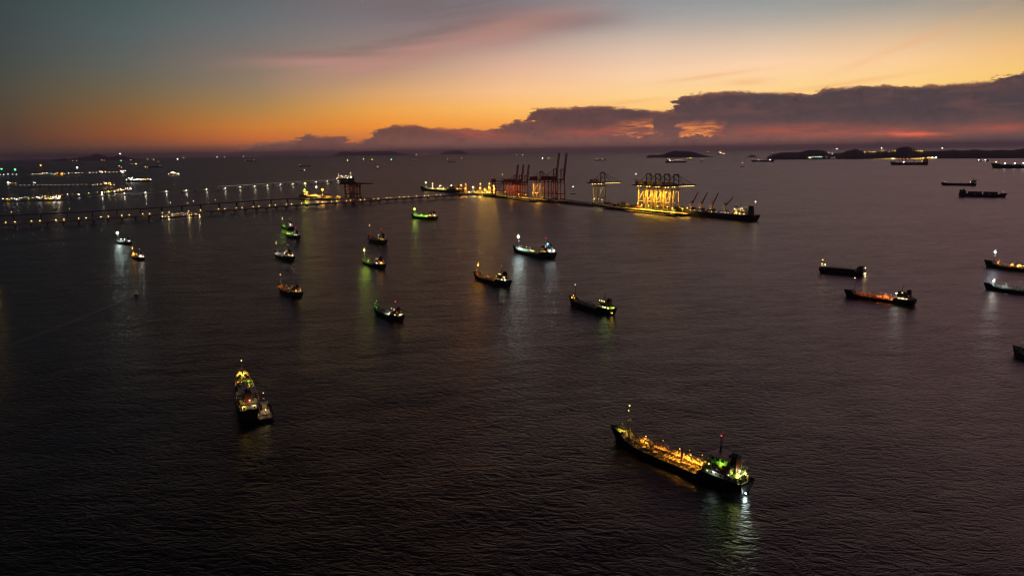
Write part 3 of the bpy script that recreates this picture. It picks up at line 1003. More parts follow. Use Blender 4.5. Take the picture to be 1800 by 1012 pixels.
SHIPS = [
    dict(label='small tanker with a dazzling white masthead lamp, white light on deck', bow=(206, 427), stern=(229, 431.5), mast_lamp=(COOL, 17000, 1.5, 40), seed=5, fmast=17,
         deck_lamps=[(0.2, 0.3, 4, COOL, 0.5, 14, 1800)], house_lamps=[(-0.28, -0.6, 5, COOL, 0.8, 30, 5000), (-0.45, 0, 3, WHITE, 0.5, 16, 900)], top_red=False, wincol=WHITE, house=HOUSE_WHITE, deckm=DECK_GREY),
    dict(label='small tanker glowing amber astern of the white lit tanker', bow=(232.5, 452.5), stern=(251, 459), mast_lamp=(AMBER, 1800, 0.6, 16), seed=6, fmast=14,
         deck_lamps=[(0.36, 0.2, 4, AMBER, 0.4, 12, 3600), (0.1, 0.2, 4, AMBER, 0.4, 12, 1800)], house_lamps=[(-0.28, -0.7, 4, WHITE, 0.55, 18, 700), (-0.46, -0.3, 4, WHITE, 0.5, 16, 900), (-0.46, 0.5, 2, WHITE, 0.4, 14, 300)], deckm=DECK_RED, house=HOUSE_CREAM),
    dict(label='small tanker rafted behind another, lime light on its bow', bow=(495.5, 400), stern=(514, 405), mast_lamp=(LIME, 5200, 0.6, 16), seed=7, fmast=14,
         deck_lamps=[(0.1, -0.3, 4, LIME, 0.3, 10, 1500)], house_lamps=[(-0.27, -0.5, 5, WARM, 0.6, 18, 500), (-0.45, -0.3, 5, WHITE, 0.5, 16, 400)], wincol=WARM),
    dict(label='small tanker rafted in front of another, bright green foredeck', bow=(503, 415), stern=(525, 420.5), mast_lamp=(GREEN, 0, 0.3, 8), seed=8, fmast=10,
         deck_lamps=[(0.22, 0.0, 4, LIME, 0.4, 12, 4200), (0.0, 0.2, 4, GREEN, 0.4, 12, 3000), (0.36, 0.2, 4, AMBER, 0.35, 10, 900)], house_lamps=[(-0.28, -0.5, 3, WARM, 0.4, 14, 200), (-0.46, -0.4, 2, WHITE, 0.4, 14, 300), (-0.38, -0.8, 2, WHITE, 0.35, 12, 200)]),
    dict(label='small tanker with a pale grey lit foredeck and white rail', bow=(484, 450), stern=(514, 459.5), mast_lamp=(WARM, 500, 0.45, 14), seed=9, fmast=15, deckm=DECK_GREY,
         deck_lamps=[(0.3, 0.0, 4, WHITE, 0.2, 8, 1300), (0.05, 0.2, 4, WHITE, 0.2, 8, 1300)], house_lamps=[(-0.25, -0.7, 4, WHITE, 0.4, 12, 200), (-0.45, -0.5, 3, AMBER, 0.5, 16, 600), (-0.47, 0.3, 2, WHITE, 0.35, 12, 250)]),
    dict(label='small tanker with a dim brown lit deck and one masthead lamp', bow=(491, 510), stern=(528, 523), mast_lamp=(WARM, 0, 0.4, 14), seed=10, fmast=16, deckm=DECK_RED,
         deck_lamps=[(0.4, 0.0, 4, AMBER, 0.2, 8, 900), (0.15, 0.2, 4, AMBER, 0.2, 6, 700)], house_lamps=[(-0.25, -0.5, 4, WHITE, 0.35, 12, 260), (-0.44, -0.6, 3, AMBER, 0.4, 14, 500), (-0.47, 0.3, 4, WARM, 0.25, 10, 160)], top_red=False, house=HOUSE_CREAM),
    dict(label='dark coaster with a red top light beyond the yellow lamp tanker', bow=(648, 422), stern=(677, 430), mast_lamp=(WARM, 0, 0.55, 14), seed=11, fmast=17, deckm=DECK_RED, hullm=HULL_RED,
         deck_lamps=[(0.42, 0.0, 3, AMBER, 0.25, 8, 500)], house_lamps=[(-0.24, -0.5, 6, WHITE, 0.45, 14, 300), (-0.28, -0.7, 3, WARM, 0.4, 12, 200), (-0.46, -0.4, 2, YELLOW, 0.5, 16, 500), (-0.40, -0.8, 2, YELLOW, 0.4, 12, 200)]),
    dict(label='small tanker with a strong yellow green masthead lamp, long reflection', bow=(637.5, 462.5), stern=(674, 473.5), mast_lamp=(YGREEN, 11000, 1.0, 30), seed=12, fmast=15, deckm=DECK_GREEN,
         deck_lamps=[(0.2, 0.3, 4, YGREEN, 0.2, 8, 900), (-0.1, 0.2, 4, YELLOW, 0.25, 8, 600)], house_lamps=[(-0.24, -0.4, 5, WHITE, 0.5, 16, 300), (-0.28, 0.4, 6, WHITE, 0.4, 14, 200), (-0.46, -0.3, 3, AMBER, 0.55, 20, 2400), (-0.36, -0.9, 2, PINK, 0.35, 12, 150)], top_red=False),
    dict(label='tanker with vivid green cargo deck and orange lit house', bow=(724.5, 383.5), stern=(767.5, 387), mast_lamp=(YGREEN, 14000, 1.3, 34), seed=13, fmast=13, deckm=DECK_GREEN,
         deck_lamps=[(0.3, 0.2, 5, LIME, 0.3, 10, 5000), (0.1, 0.2, 5, LIME, 0.3, 10, 5000), (-0.1, 0.2, 5, LIME, 0.3, 10, 5000)], house_lamps=[(-0.28, -0.5, 6, ORANGE, 0.55, 16, 1400), (-0.31, -0.8, 3, WARM, 0.5, 16, 300), (-0.40, -0.6, 5, AMBER, 0.55, 18, 1600), (-0.46, -0.4, 3, WARM, 0.6, 20, 1600), (-0.35, -0.85, 1.6, ORANGE, 0.45, 14, 500)], top_red=False),
    dict(label='small tanker with green lit bow and white lit house front', bow=(658, 547.5), stern=(706, 565), mast_lamp=(GREEN, 0, 0.2, 5), seed=14, fmast=9, deckm=DECK_GREEN, house=HOUSE_WHITE,
         deck_lamps=[(0.44, 0.0, 3, LIME, 0.2, 9, 900), (-0.16, 0.0, 5, WHITE, 0.22, 10, 700)], house_lamps=[(-0.24, 0.2, 4, WHITE, 0.3, 12, 420), (-0.26, 0.5, 7, WHITE, 0.35, 14, 160), (-0.40, -0.85, 1.5, WARM, 0.22, 10, 160), (-0.47, 0.0, 2, WARM, 0.25, 12, 260), (-0.46, 0.6, 2, WARM, 0.2, 10, 140)]),
    dict(label='long tanker with a blazing white masthead lamp and blue lit funnel', bow=(904, 444), stern=(973.5, 455.5), mast_lamp=(COOL, 34000, 1.3, 40), seed=15, fmast=15, deckm=DECK_GREEN, funnel=FUNNEL_BLUE, house=HOUSE_WHITE,
         deck_lamps=[(0.32, 0.2, 5, (.75, 1, .8), 0.3, 9, 4500), (0.2, 0.3, 5, (.85, 1, .8), 0.3, 10, 4500), (0.1, 0.2, 5, WHITE, 0.3, 9, 2500), (0.0, 0.3, 4, YELLOW, 0.3, 9, 1500), (-0.17, 0.2, 4, YELLOW, 0.35, 10, 700)],
         house_lamps=[(-0.25, -0.3, 5, WHITE, 0.4, 12, 250), (-0.28, -0.7, 2, YELLOW, 0.4, 12, 200), (-0.34, -0.8, 2, YELLOW, 0.4, 12, 200), (-0.45, -0.5, 3, WHITE, 0.8, 26, 7000), (-0.47, 0.4, 3, WHITE, 0.6, 20, 1500), (-0.395, -0.45, 9.5, BLUE, 0.7, 14, 700)]),
    dict(label='dark hulled tanker with an amber lit forecastle and amber reflection', bow=(834.5, 489), stern=(894, 504.5), mast_lamp=(AMBER, 8500, 0.7, 26), seed=16, fmast=12, deckm=DECK_RED, house=HOUSE_CREAM,
         deck_lamps=[(0.43, 0.0, 3, AMBER, 0.25, 9, 900), (0.1, 0.2, 4, AMBER, 0.2, 7, 500), (-0.14, 0.2, 4, AMBER, 0.35, 10, 800)], house_lamps=[(-0.25, -0.3, 5, AMBER, 0.4, 14, 500), (-0.43, -0.3, 4, YELLOW, 0.45, 14, 600), (-0.46, -0.5, 2, COOL, 0.4, 12, 900), (-0.42, -0.85, 2, COOL, 0.25, 10, 300)]),
    dict(label='unlit dark tanker with a small orange fire glow on its bow and lit stern windows', bow=(1003, 533.5), stern=(1078, 555), mast_lamp=(WARM, 0, 0.32, 12), seed=17, fmast=15, deckm=DECK_GREY, house=HOUSE_CREAM,
         deck_lamps=[(0.425, 0.0, 2.4, AMBER, 0.3, 14, 900), (-0.18, 0.5, 3, YGREEN, 0.2, 8, 160)], house_lamps=[(-0.25, -0.55, 6.4, YGREEN, 0.3, 12, 200), (-0.3, -0.6, 6.4, YGREEN, 0.25, 10, 100), (-0.35, -0.85, 2, YGREEN, 0.25, 10, 160), (-0.40, -0.85, 2, WHITE, 0.22, 12, 200), (-0.45, -0.7, 2, YGREEN, 0.25, 12, 300), (-0.485, 0.2, 1.5, YGREEN, 0.3, 14, 300)], top_red=False, stern_lamp=(YELLOW, 160)),
    dict(label='long tanker with glowing orange midship deck and slim masts', bow=(1487, 520), stern=(1608, 537.5), mast_lamp=(WARM, 0, 0.35, 12), seed=18, fmast=15, deckm=DECK_RED, pipem=PIPE_BUFF, house=HOUSE_WHITE, fbd=0.055, deck_gain=1.5,
         deck_lamps=[(-0.02, 0.2, 4.5, (1, .22, .02), 0.12, 4, 2600), (-0.10, -0.2, 4.5, (1, .24, .02), 0.12, 4, 3600), (-0.17, 0.2, 4.5, (1, .24, .02), 0.12, 4, 3200), (0.12, 0.0, 5, (1, .2, .02), 0.1, 3, 900), (0.26, 0.0, 5, (1, .2, .02), 0.1, 3, 700)],
         house_lamps=[(-0.25, -0.5, 5.4, WHITE, 0.55, 16, 900), (-0.30, -0.85, 1.6, YELLOW, 0.3, 10, 150), (-0.35, -0.85, 1.6, WHITE, 0.3, 10, 250), (-0.40, -0.85, 1.6, WARM, 0.25, 9, 150)], top_red=False, cranes=2),
    dict(label='tanker cut by the frame, yellow deck aft and bluish white masthead lamp', bow=(1733, 469), stern=(1853, 484), mast_lamp=((0.72, 0.84, 1.0), 7000, 0.9, 30), seed=19, fmast=14, deckm=DECK_RED, pipem=PIPE_BUFF,
         deck_lamps=[(0.1, 0.2, 4, YELLOW, 0.2, 8, 900), (0.0, 0.0, 4, YELLOW, 0.3, 10, 3000), (-0.1, 0.0, 4, YELLOW, 0.3, 10, 3000), (0.3, 0.0, 4, AMBER, 0.2, 6, 600)], house_lamps=[(-0.3, -0.8, 3, WHITE, 0.4, 12, 300)]),
    dict(label='dark tanker cut by the frame, white lamp on its bow', bow=(1732, 508.5), stern=(1856, 524), mast_lamp=(WHITE, 4200, 0.55, 22), seed=20, fmast=7, deckm=DECK_GREEN,
         deck_lamps=[(0.40, 0.0, 3, COOL, 0.25, 9, 1000), (0.2, 0.0, 4, COOL, 0.15, 6, 500), (0.0, 0.3, 7, COOL, 0.12, 4, 200)], house_lamps=[(-0.3, -0.8, 3, WHITE, 0.4, 12, 300)]),
    dict(label='dark green bow of a ship entering the frame above a foam patch', bow=(1782, 622), stern=(1890, 662), mast_lamp=(GREEN, 0, 0.15, 2), seed=21, fmast=8, hullm=HULL_GREEN, deckm=DECK_GREEN, house_lamps=[(-0.3, -0.8, 3, WHITE, 0.3, 10, 200)]),
]
for s in SHIPS:
    make_tanker(**s)

# ------------------------------------------------------------------ port: jetties, quay, cranes
CONCRETE = mat('quay_concrete', (0.30, 0.29, 0.27), 0.85, scale=0.15, wear=0.15)
CONC_DARK = mat('pile_concrete', (0.16, 0.155, 0.15), 0.9, scale=0.3, wear=0.2)
CRANE_RED = mat('crane_red', (0.36, 0.055, 0.03), 0.5, scale=0.1)
CRANE_BLUE = mat('crane_blue_grey', (0.10, 0.12, 0.17), 0.5, scale=0.1)
CRANE_YELLOW = mat('crane_leg_cream', (0.55, 0.46, 0.26), 0.5, scale=0.1)
PIPE_RUST = mat('pipe_bridge_rust', (0.20, 0.07, 0.04), 0.7)
BOX_COLORS = [mat('container_' + n, c, 0.6, scale=0.3) for n, c in (('ochre', (0.40, 0.22, 0.05)), ('blue', (0.03, 0.09, 0.22)), ('red', (0.30, 0.05, 0.03)), ('grey', (0.32, 0.32, 0.32)), ('green', (0.05, 0.16, 0.09)))]


def px_of(P):
    v = CAM_R.transposed() @ (Vector(P) - Vector((0, 0, CAM_H)))
    return CX + F_PX * v.x / -v.z, CY - F_PX * v.y / -v.z


def solve(fn, target, lo, hi, axis=0, n=50):
    """the parameter at which fn(parameter) falls on the photograph column (or row) TARGET"""
    f = lambda t: px_of(fn(t))[axis] - target
    a = f(lo)
    for _ in range(n):
        mid = (lo + hi) / 2
        if (f(mid) > 0) == (a > 0):
            lo = mid
        else:
            hi = mid
    return (lo + hi) / 2


class Poly:
    def __init__(self, pts):
        self.p = [Vector((x, y, 0)) for x, y in pts]
        self.s = [0.0]
        for a, b in zip(self.p, self.p[1:]):
            self.s.append(self.s[-1] + (b - a).length)
        self.len = self.s[-1]

    def at(self, s, z=0.0, w=0.0):
        s = max(0.0, min(s, self.len - 1e-4))
        for i in range(len(self.p) - 1):
            if s <= self.s[i + 1]:
                d = (self.p[i + 1] - self.p[i]).normalized()
                q = self.p[i] + d * (s - self.s[i])
                return Vector((q.x - d.y * w, q.y + d.x * w, z))

    def ang(self, s):
        a, b = self.at(max(0, s - 1)), self.at(min(self.len - 0.01, s + 1))
        return math.atan2(b.y - a.y, b.x - a.x)


def jetty(label, poly, width, zt, step, name='jetty', thick=0.9, pile_r=0.5, rails=True, pipes=0, deckm=None, npile=3, beam=1.4):
    """trestle on piles: every span of deck and every pile bent is a part"""
    root = thing(name, poly.at(poly.len / 2), 0, label, 'jetty')
    o = root.location
    n = max(2, int(poly.len / step))
    dm = deckm or CONCRETE
    for i in range(n):
        a, b = poly.at(i * poly.len / n, 0), poly.at((i + 1) * poly.len / n - 0.04, 0)
        m = (a + b) / 2 - o
        L = (b - a).length
        rz = math.atan2(b.y - a.y, b.x - a.x)
        MB().box(-L / 2, L / 2, -width / 2, width / 2, zt - thick, zt).build('deck_span', dm, root, m, rz)
        if rails:
            r = MB()
            for s in (1, -1):
                y = s * (width / 2 - 0.15)
                r.bar((-L / 2, y, zt + 1.05), (L / 2, y, zt + 1.05), 0.14)
                r.bar((-L / 2, y, zt + 0.55), (L / 2, y, zt + 0.55), 0.12)
                k = max(2, int(L / 4))
                for j in range(k):
                    x = -L / 2 + L * (j + 0.5) / k
                    r.bar((x, y, zt), (x, y, zt + 1.05), 0.14)
            r.build('handrail', STEEL_GREY, root, m, rz)
        for j in range(pipes):
            y = -width / 2 + 1.0 + j * 0.9
            MB().tube((-L / 2, y, zt + 0.7), (L / 2, y, zt + 0.7), 0.32, n=6).build('pipeline', PIPE_RUST if j % 2 else PIPE_GREY, root, m, rz)
        p = MB()
        p.box(-beam / 2, beam / 2, -width / 2 - 0.4, width / 2 + 0.4, zt - thick - 1.3, zt - thick - 0.01)
        for j in range(npile):
            y = (j / max(1, npile - 1) - 0.5) * (width - 1.6) if npile > 1 else 0
            p.tube((0, y, -2), (0, y, zt - thick - 1.2), pile_r, n=7)
        p.build('pile_bent', CONC_DARK, root, poly.at((i + 0.5) * poly.len / n) - o, rz)
    return root


_lp = {}


ORD = 'first second third fourth fifth sixth seventh eighth ninth tenth eleventh twelfth thirteenth fourteenth fifteenth sixteenth seventeenth eighteenth nineteenth'.split()


def ordinal(i):
    """0 -> first, 27 -> twenty-eighth"""
    n = i + 1
    if n < 20:
        return ORD[n - 1]
    t = {2: 'twent', 3: 'thirt', 4: 'fort', 5: 'fift'}[n // 10]
    return t + 'ieth' if n % 10 == 0 else t + 'y-' + ORD[n % 10 - 1]


def pole_lamp(name, P, zt, h, color, size, strength, power, label, group, arm=0.0, cat='lamp', rz=0.0, drop=0.4, cone=None):
    key = (round(h, 1), color, round(size, 2), round(strength, 1), arm)
    me = _lp.get(key)
    if me is None:
        b = MB()
        b.tube((0, 0, 0), (0, 0, h + 0.2), max(0.12, size * 0.16), max(0.09, size * 0.10), 6)
        if arm:
            b.bar((0, 0, h + 0.1), (arm, 0, h + 0.35), 0.14)
        b.cbox((arm, 0, h + size * 0.55), (size * 1.7, size * 1.3, size * 0.35))
        b.cur = 1
        b.ball((arm, 0, h), size, 8, 5, 0.8)
        me = b.mesh(name, [STEEL_GREY, lampglass(color, strength)])
        _lp[key] = me
    o = link(name, me, None, (P[0], P[1], zt), rz)
    tag(o, label, cat, group)
    if power:
        light(o, (arm, 0, h - size * 1.2 - drop), color, power, max(0.6, size), spot=cone, aim=(arm, 0, 0))
    return o


# --- the long road jetty with its paired lamps
J1 = Poly([(x * 1.014, y * 1.014) for x, y in [(-985, 1108), (-869, 1191), (-806, 1229), (-756, 1277), (-705, 1329), (-643, 1388), (-573, 1454), (-497, 1538), (-414, 1613), (-349, 1672), (-277, 1738), (-215, 1790), (-150, 1838), (-75, 1872), (-10, 1868)]])
jetty('long concrete road jetty on piles crossing the harbour under paired amber lamps', J1, 11.0, 7.4, 24.0, pipes=2, beam=4.0, thick=2.0)
for i_, x in enumerate((10, 26, 55, 70, 98, 113, 139, 152, 178, 191, 215, 228, 251.5, 264, 286, 298, 332, 353, 385, 396, 416, 426.5, 446, 456, 475, 485, 504, 513, 531, 540, 567, 584, 592.5, 610, 617, 634, 642, 658, 665.5, 681, 688, 703, 711, 719, 733, 747, 754, 768, 775)):
    s = solve(lambda t: J1.at(t, 10.4), x, 0, J1.len)
    pole_lamp('jetty_lamp', J1.at(s, 0, 2.4), 7.4, 3.0, (1.0, 0.50, 0.15), 0.66, 30, 2400, f'{ordinal(i_)} amber lamp of the road jetty, counted from the left edge of the picture', 'lamps along the road jetty', cat='lamp post', cone=130)
# --- the rust coloured pipe bridge behind it
J2 = Poly([(-1090, 1330), (-1008, 1369), (-910, 1425), (-791, 1519), (-703, 1632), (-640, 1712), (-562, 1790), (-520, 1826)])
jetty('rust coloured pipe bridge on wide piers behind the road jetty', J2, 5.0, 9.5, 44.0, name='pipe_bridge', thick=1.6, rails=False, pipes=4, deckm=PIPE_RUST, npile=2, pile_r=0.9, beam=2.4)
for i_, (x, y, c) in enumerate(((20, 372.5, WARM), (103, 376.5, PINK), (122, 366.5, YELLOW), (258, 358.5, WARM), (300, 356, PINK), (340, 353.5, PINK), (378.5, 351.5, WARM))):
    s = solve(lambda t: J2.at(t, 16.0), x, 0, J2.len)
    h = solve(lambda t: J2.at(s, t), y, 9.6, 45, axis=1) - 9.5
    pole_lamp('pipe_bridge_lamp', J2.at(s), 9.5, max(4, h), c, 0.7, 8, 0, f'{ordinal(i_)} small dim lamp on a tall pole over the pipe bridge, from its left end', 'lamps on the pipe bridge', cat='lamp post')
# --- the second jetty with mirrored white lamps, leading to the white lit gas carrier
J3 = Poly([(-1560, 1830), (-1400, 1955), (-1244, 2121), (-1165, 2223), (-1078, 2320), (-993, 2430), (-929, 2535), (-883, 2640), (-796, 2820), (-735, 2950), (-700, 3010)])
jetty('far white lamp jetty leading to the brightly lit gas carrier', J3, 7.0, 6.0, 40.0, rails=False, pipes=1)
for i_, x in enumerate((178, 217, 254.5, 291, 326.5, 361.5, 394.5, 420, 446, 468, 491, 513, 533, 553.5, 573.5, 592.5)):
    s = solve(lambda t: J3.at(t, 10.0), x, 0, J3.len)
    pole_lamp('mooring_lamp', J3.at(s, 0, -6.0), 0.0, 9.5, (1.0, 0.90, 0.66), 1.1, 16, 5000, f'{ordinal(i_)} white mirrored lamp of the far jetty, counted from its left end', 'white lamps of the far jetty', cat='lamp post')
J4 = Poly([(-1090, 2440), (-1000, 2600), (-910, 2780), (-770, 3040)])
jetty('walkway with a string of tiny pinkish lights behind the white lamp jetty', J4, 4.0, 8.0, 60.0, name='walkway', rails=False)
for i in range(52):
    x = 383 + i * 4.05
    s = solve(lambda t: J4.at(t, 12.0), x, 0, J4.len)
    pole_lamp('walkway_light', J4.at(s), 8.0, 3.0, (PINK, WARM, (1.0, 0.85, 0.7))[i % 3], 0.5, 5, 0, f'{ordinal(i)} tiny light on the far walkway, counted from its left end', 'string of walkway lights')

# --- the quay, seen along its length: s runs towards the camera, w away to the right
QS, QW = Vector((0.511, -0.860, 0)), Vector((0.860, 0.511, 0))
Q0 = Vector((-58, 1892, 0))
QA = math.atan2(QS.y, QS.x)


def qp(s, w, z=0.0):
    return Vector((Q0.x + QS.x * s + QW.x * w, Q0.y + QS.y * s + QW.y * w, z))


def quay(label, s0, s1, w0, w1, zt=4.5, step=22.0, name='quay', cat='quay', fender=True):
    c = qp((s0 + s1) / 2, (w0 + w1) / 2)
    root = thing(name, c, QA, label, cat)      # local x along s, local y = -w... (turned frame)
    L, W = s1 - s0, w1 - w0
    n = max(1, round(L / step))
    for i in range(n):
        a, b = -L / 2 + L * i / n, -L / 2 + L * (i + 1) / n - 0.05
        MB().box(a, b, -W / 2, W / 2, zt - 1.5, zt).build('deck_slab', CONCRETE, root)
        p = MB()
        for y in (-W / 2 + 1.2, -W / 6, W / 6, W / 2 - 1.2):
            p.tube(((a + b) / 2, y, -2), ((a + b) / 2, y, zt - 1.45), 0.7, n=7)
        p.box((a + b) / 2 - 0.9, (a + b) / 2 + 0.9, -W / 2 + 0.2, W / 2 - 0.2, zt - 2.6, zt - 1.51)
        p.build('pile_bent', CONC_DARK, root)
        if fender:
            for q in (0.25, 0.75):
                x = a + (b - a) * q
                for s in (1, -1):
                    f = MB().box(x - 0.8, x + 0.8, s * (W / 2 + 0.35) - 0.33, s * (W / 2 + 0.35) + 0.33, 0.4, zt - 0.3)
                    f.build('fender', TYRE, root)
    k = MB()
    for s in (1, -1):
        k.box(-L / 2, L / 2, s * (W / 2 - 0.2) - 0.2, s * (W / 2 - 0.2) + 0.2, zt + 0.004, zt + 0.3)
    k.build('kerb', CONC_DARK, root)
    return root


quay('long container quay under the red cranes', -70, 310, 0, 58, name='container_quay')
quay('narrow concrete causeway between the red cranes and the yellow lit quay', 310.1, 500, 14, 44, name='causeway')
quay('quay flooded with yellow light under the row of four cranes', 500.1, 735, -6, 62, name='container_quay')
quay('low pier at the tip of the yellow lit quay, ending in dolphins', 735.1, 800, 30, 44, name='pier', step=9, fender=False)


def sts_crane(label, s, w, zt=4.5, hg=47.0, ha=70.0, gauge=20.0, wid=17.0, out=46.0, back=20.0, boom='down', body=CRANE_BLUE, leg=None, lights=True, lit=0.0, litcol=YELLOW, house=CRANE_YELLOW, boomlen=None, red_top=True, group='ship to shore container cranes', legglow=0.0):
    """ship-to-shore gantry crane; local x points over the water along the boom, local y along the quay"""
    P = qp(s, w, zt)
    root = thing('container_crane', P, math.atan2(QW.y, QW.x), label, 'container crane', group)
    leg = leg or body
    g2, w2 = gauge / 2, wid / 2
    lw = 1.7
    hp = hg * 0.30                                      # portal beam
    for x in (-g2, g2):
        for y in (-w2, w2):
            b = MB().bar((x, y, 1.6), (x, y * 0.86, hg), lw, lw)
            b.build('leg', leg, root)
            t = MB().cbox((x, y, 0.9), (2.4, 5.2, 1.4))
            for k in (-1.8, -0.6, 0.6, 1.8):
                t.tube((x - 0.5, y + k, 0.4), (x + 0.5, y + k, 0.4), 0.4, n=8)
            t.build('wheel_bogie', STEEL_DARK, root)
    for x in (-g2, g2):
        MB().bar((x, -w2 - 1.5, 2.6), (x, w2 + 1.5, 2.6), 1.5, 1.8).build('sill_beam', leg, root)
        MB().bar((x, -w2, hg - 1.0), (x, w2, hg - 1.0), 1.5, 2.2).build('cross_beam', body, root)
    for y in (-w2, w2):
        MB().bar((-g2, y * 0.95, hp), (g2, y * 0.95, hp), 1.5, 2.0).build('portal_beam', leg, root)
        MB().bar((-g2, y * 0.94, hp + 1), (g2, y * 0.87, hg - 2), 0.9).build('diagonal_brace', leg, root)
        MB().bar((-g2, y * 0.88, hg - 6), (g2, y * 0.88, hg - 6), 1.0, 1.4).build('upper_tie', body, root)
    yb = 3.4
    for y in (-yb, yb):
        MB().bar((-g2 - back, y, hg + 0.6), (g2 + 2.5, y, hg + 0.6), 1.3, 2.4).build('girder', body, root)
    MB().bar((-g2 - back, -yb, hg + 0.6), (-g2 - back, yb, hg + 0.6), 1.2, 2.0).build('girder_end', body, root)
    # A-frame over the waterside legs
    for y in (-w2 * 0.86, w2 * 0.86):
        MB().bar((g2, y, hg), (g2 - 0.5, y * 0.82, ha), 1.4).build('mast_post', body, root)
        MB().bar((-g2, y * 0.9, hg + 1), (g2 - 0.5, y * 0.82, ha), 0.6).build('back_stay', body, root)
    MB().bar((g2 - 0.5, -w2 * 0.74, ha), (g2 - 0.5, w2 * 0.74, ha), 1.7, 2.0).build('mast_head', body, root)
    MB().bar((g2 - 0.3, -w2 * 0.8, (hg + ha) / 2), (g2 - 0.3, w2 * 0.8, (hg + ha) / 2), 1.0).build('mast_tie', body, root)
    MB().bar((-g2 - back * 0.8, 0, hg + 2), (g2 - 0.5, 0, ha), 0.45).build('back_stay', body, root)
    bl = boomlen or out
    hx = g2 + 2.6
    if boom == 'down':
        tip = lambda q: Vector((hx + bl * q, 0, hg + 0.6))
    else:
        a = math.radians(82)
        tip = lambda q: Vector((hx + bl * q * math.cos(a), 0, hg + 0.6 + bl * q * math.sin(a)))
    for y in (-yb * 0.8, yb * 0.8):
        p, q = tip(0), tip(1)
        MB().bar((p.x, y, p.z), (q.x, y, q.z), 1.2, 2.0).build('boom_beam', body, root)
    for k in range(8):
        p = tip((k + 1) / 8)
        MB().bar((p.x, -yb * 0.8, p.z), (p.x, yb * 0.8, p.z), 0.8).build('boom_tie', body, root)
    if boom == 'down':
        for q in (0.45, 0.9):
            for y in (-1.8, 1.8):
                p = tip(q)
                MB().bar((g2 - 0.5, y, ha), (p.x, y, p.z + 1), 0.4).build('fore_stay', body, root)
    else:
        p = tip(0.55)
        MB().bar((g2 - 0.5, 0, ha), (p.x, 0, p.z), 0.5).build('fore_stay', body, root)
    MB().box(-g2 - back * 0.62, -g2 + 5.0, -4.6, 4.6, hg + 2.0, hg + 8.2).build('machinery_house', house, root)
    MB().box(g2 - 7.5, g2 - 4.5, -1.6, 1.6, hg - 4.2, hg - 1.0).build('operator_cab', house, root)
    st = MB()
    for k in range(7):
        z0, z1 = 2 + (hg - 6) * k / 7, 2 + (hg - 6) * (k + 1) / 7
        st.bar((-g2 - 1.5, -w2 + (1.6 if k % 2 else -1.6), z0), (-g2 - 1.5, -w2 + (-1.6 if k % 2 else 1.6), z1), 0.5, 0.3)
    st.build('stair', STEEL_GREY, root)
    if red_top:
        lamp(root, (g2 - 0.5, 0, ha + 1.2), RED, 0.5, 3)
    if lights and boom == 'down':
        for k in range(7):
            p = tip((k + 0.6) / 7.6)
            lamp(root, (p.x, -yb * 0.8, p.z - 1.6), (1.0, 0.55, 0.16), 0.7, 18, 0)
    if lights:
        for k, x in enumerate((-g2 - back * 0.55, -g2 - 4, -g2 + 6, 3)):
            lamp(root, (x, -3.0, hg - 1.6), (1.0, 0.62, 0.20), 0.7, 20, 0)
    if lit:
        light(root, (-g2 - 6, 0, hg * 0.80), litcol, lit * 2.2, 1.0, spot=164, aim=(-g2 + 2, 0, 0))
        light(root, (0, 0, hg * 0.84), litcol, lit * 2.2, 1.0, spot=164, aim=(0, 0, 0))
        light(root, (-2, 0, hg * 0.5), litcol, lit * 0.55, 1.5)  # added fill light between the legs, no lamp hangs here
    return root


def crane_s(px, w, z, lo=-80, hi=760):
    return solve(lambda t: qp(t, w, z), px, lo, hi)


W_ = 36.0
for px_, nm in ((1141, 'first from the causeway in the row of four, boom over the sea'), (1157, 'second from the causeway in the row of four'), (1173, 'third from the causeway in the row of four'), (1189.5, 'last in the row of four, beside the bulk carrier bow')):
    s = crane_s(px_, W_ + 10, 74)
    sts_crane('yellow lit crane, ' + nm, s, W_, hg=46, ha=68, body=CRANE_BLUE, leg=CRANE_YELLOW, lit=22000, litcol=(1.0, 0.47, 0.035))
s = crane_s(1060, 34, 74)
sts_crane('lone container crane with lamps strung along its lowered boom', s, 24, hg=46, ha=68, body=CRANE_BLUE, leg=CRANE_YELLOW, gauge=20, wid=18, lit=2600, litcol=WARM)
for px_, nm in ((972, 'inner of the two tallest red cranes, boom raised'), (985, 'outer of the two tallest red cranes, boom raised')):
    s = crane_s(px_, 40, 60)
    sts_crane(nm, s, 34, hg=48, ha=72, boom='up', boomlen=62, body=CRANE_RED, house=CRANE_RED, lights=False, gauge=26, wid=18, lit=1800, litcol=(1.0, 0.4, 0.1))
s = crane_s(952, 38, 75)
sts_crane('red crane with lowered boom and orange lit legs between raised booms', s, 28, hg=46, ha=66, body=CRANE_RED, leg=PIPE_BUFF, house=CRANE_RED, lights=False, lit=14000, litcol=(1.0, 0.42, 0.06), out=34, red_top=False)  # buff legs carry part of the orange light in their colour
for px_, nm in ((903, 'first of three smaller red cranes with raised booms'), (912.5, 'middle of three smaller red cranes with raised booms'), (922, 'third of three smaller red cranes, next to the orange lit legs')):
    s = crane_s(px_, 32, 50)
    sts_crane(nm, s, 26, hg=37, ha=54, boom='up', boomlen=44, body=CRANE_RED, house=CRANE_RED, lights=False, gauge=22, wid=16, lit={903: 9000, 912.5: 4000, 922: 2500}[px_], litcol=(1.0, 0.5, 0.06), red_top=(px_ == 903))
s = crane_s(880, 26, 40)
sts_crane('dark red gantry crane with a low level girder at the tank terminal', s, 22, hg=36, ha=38, body=CRANE_RED, house=CRANE_RED, lights=False, gauge=34, wid=16, out=6, back=8, red_top=False)

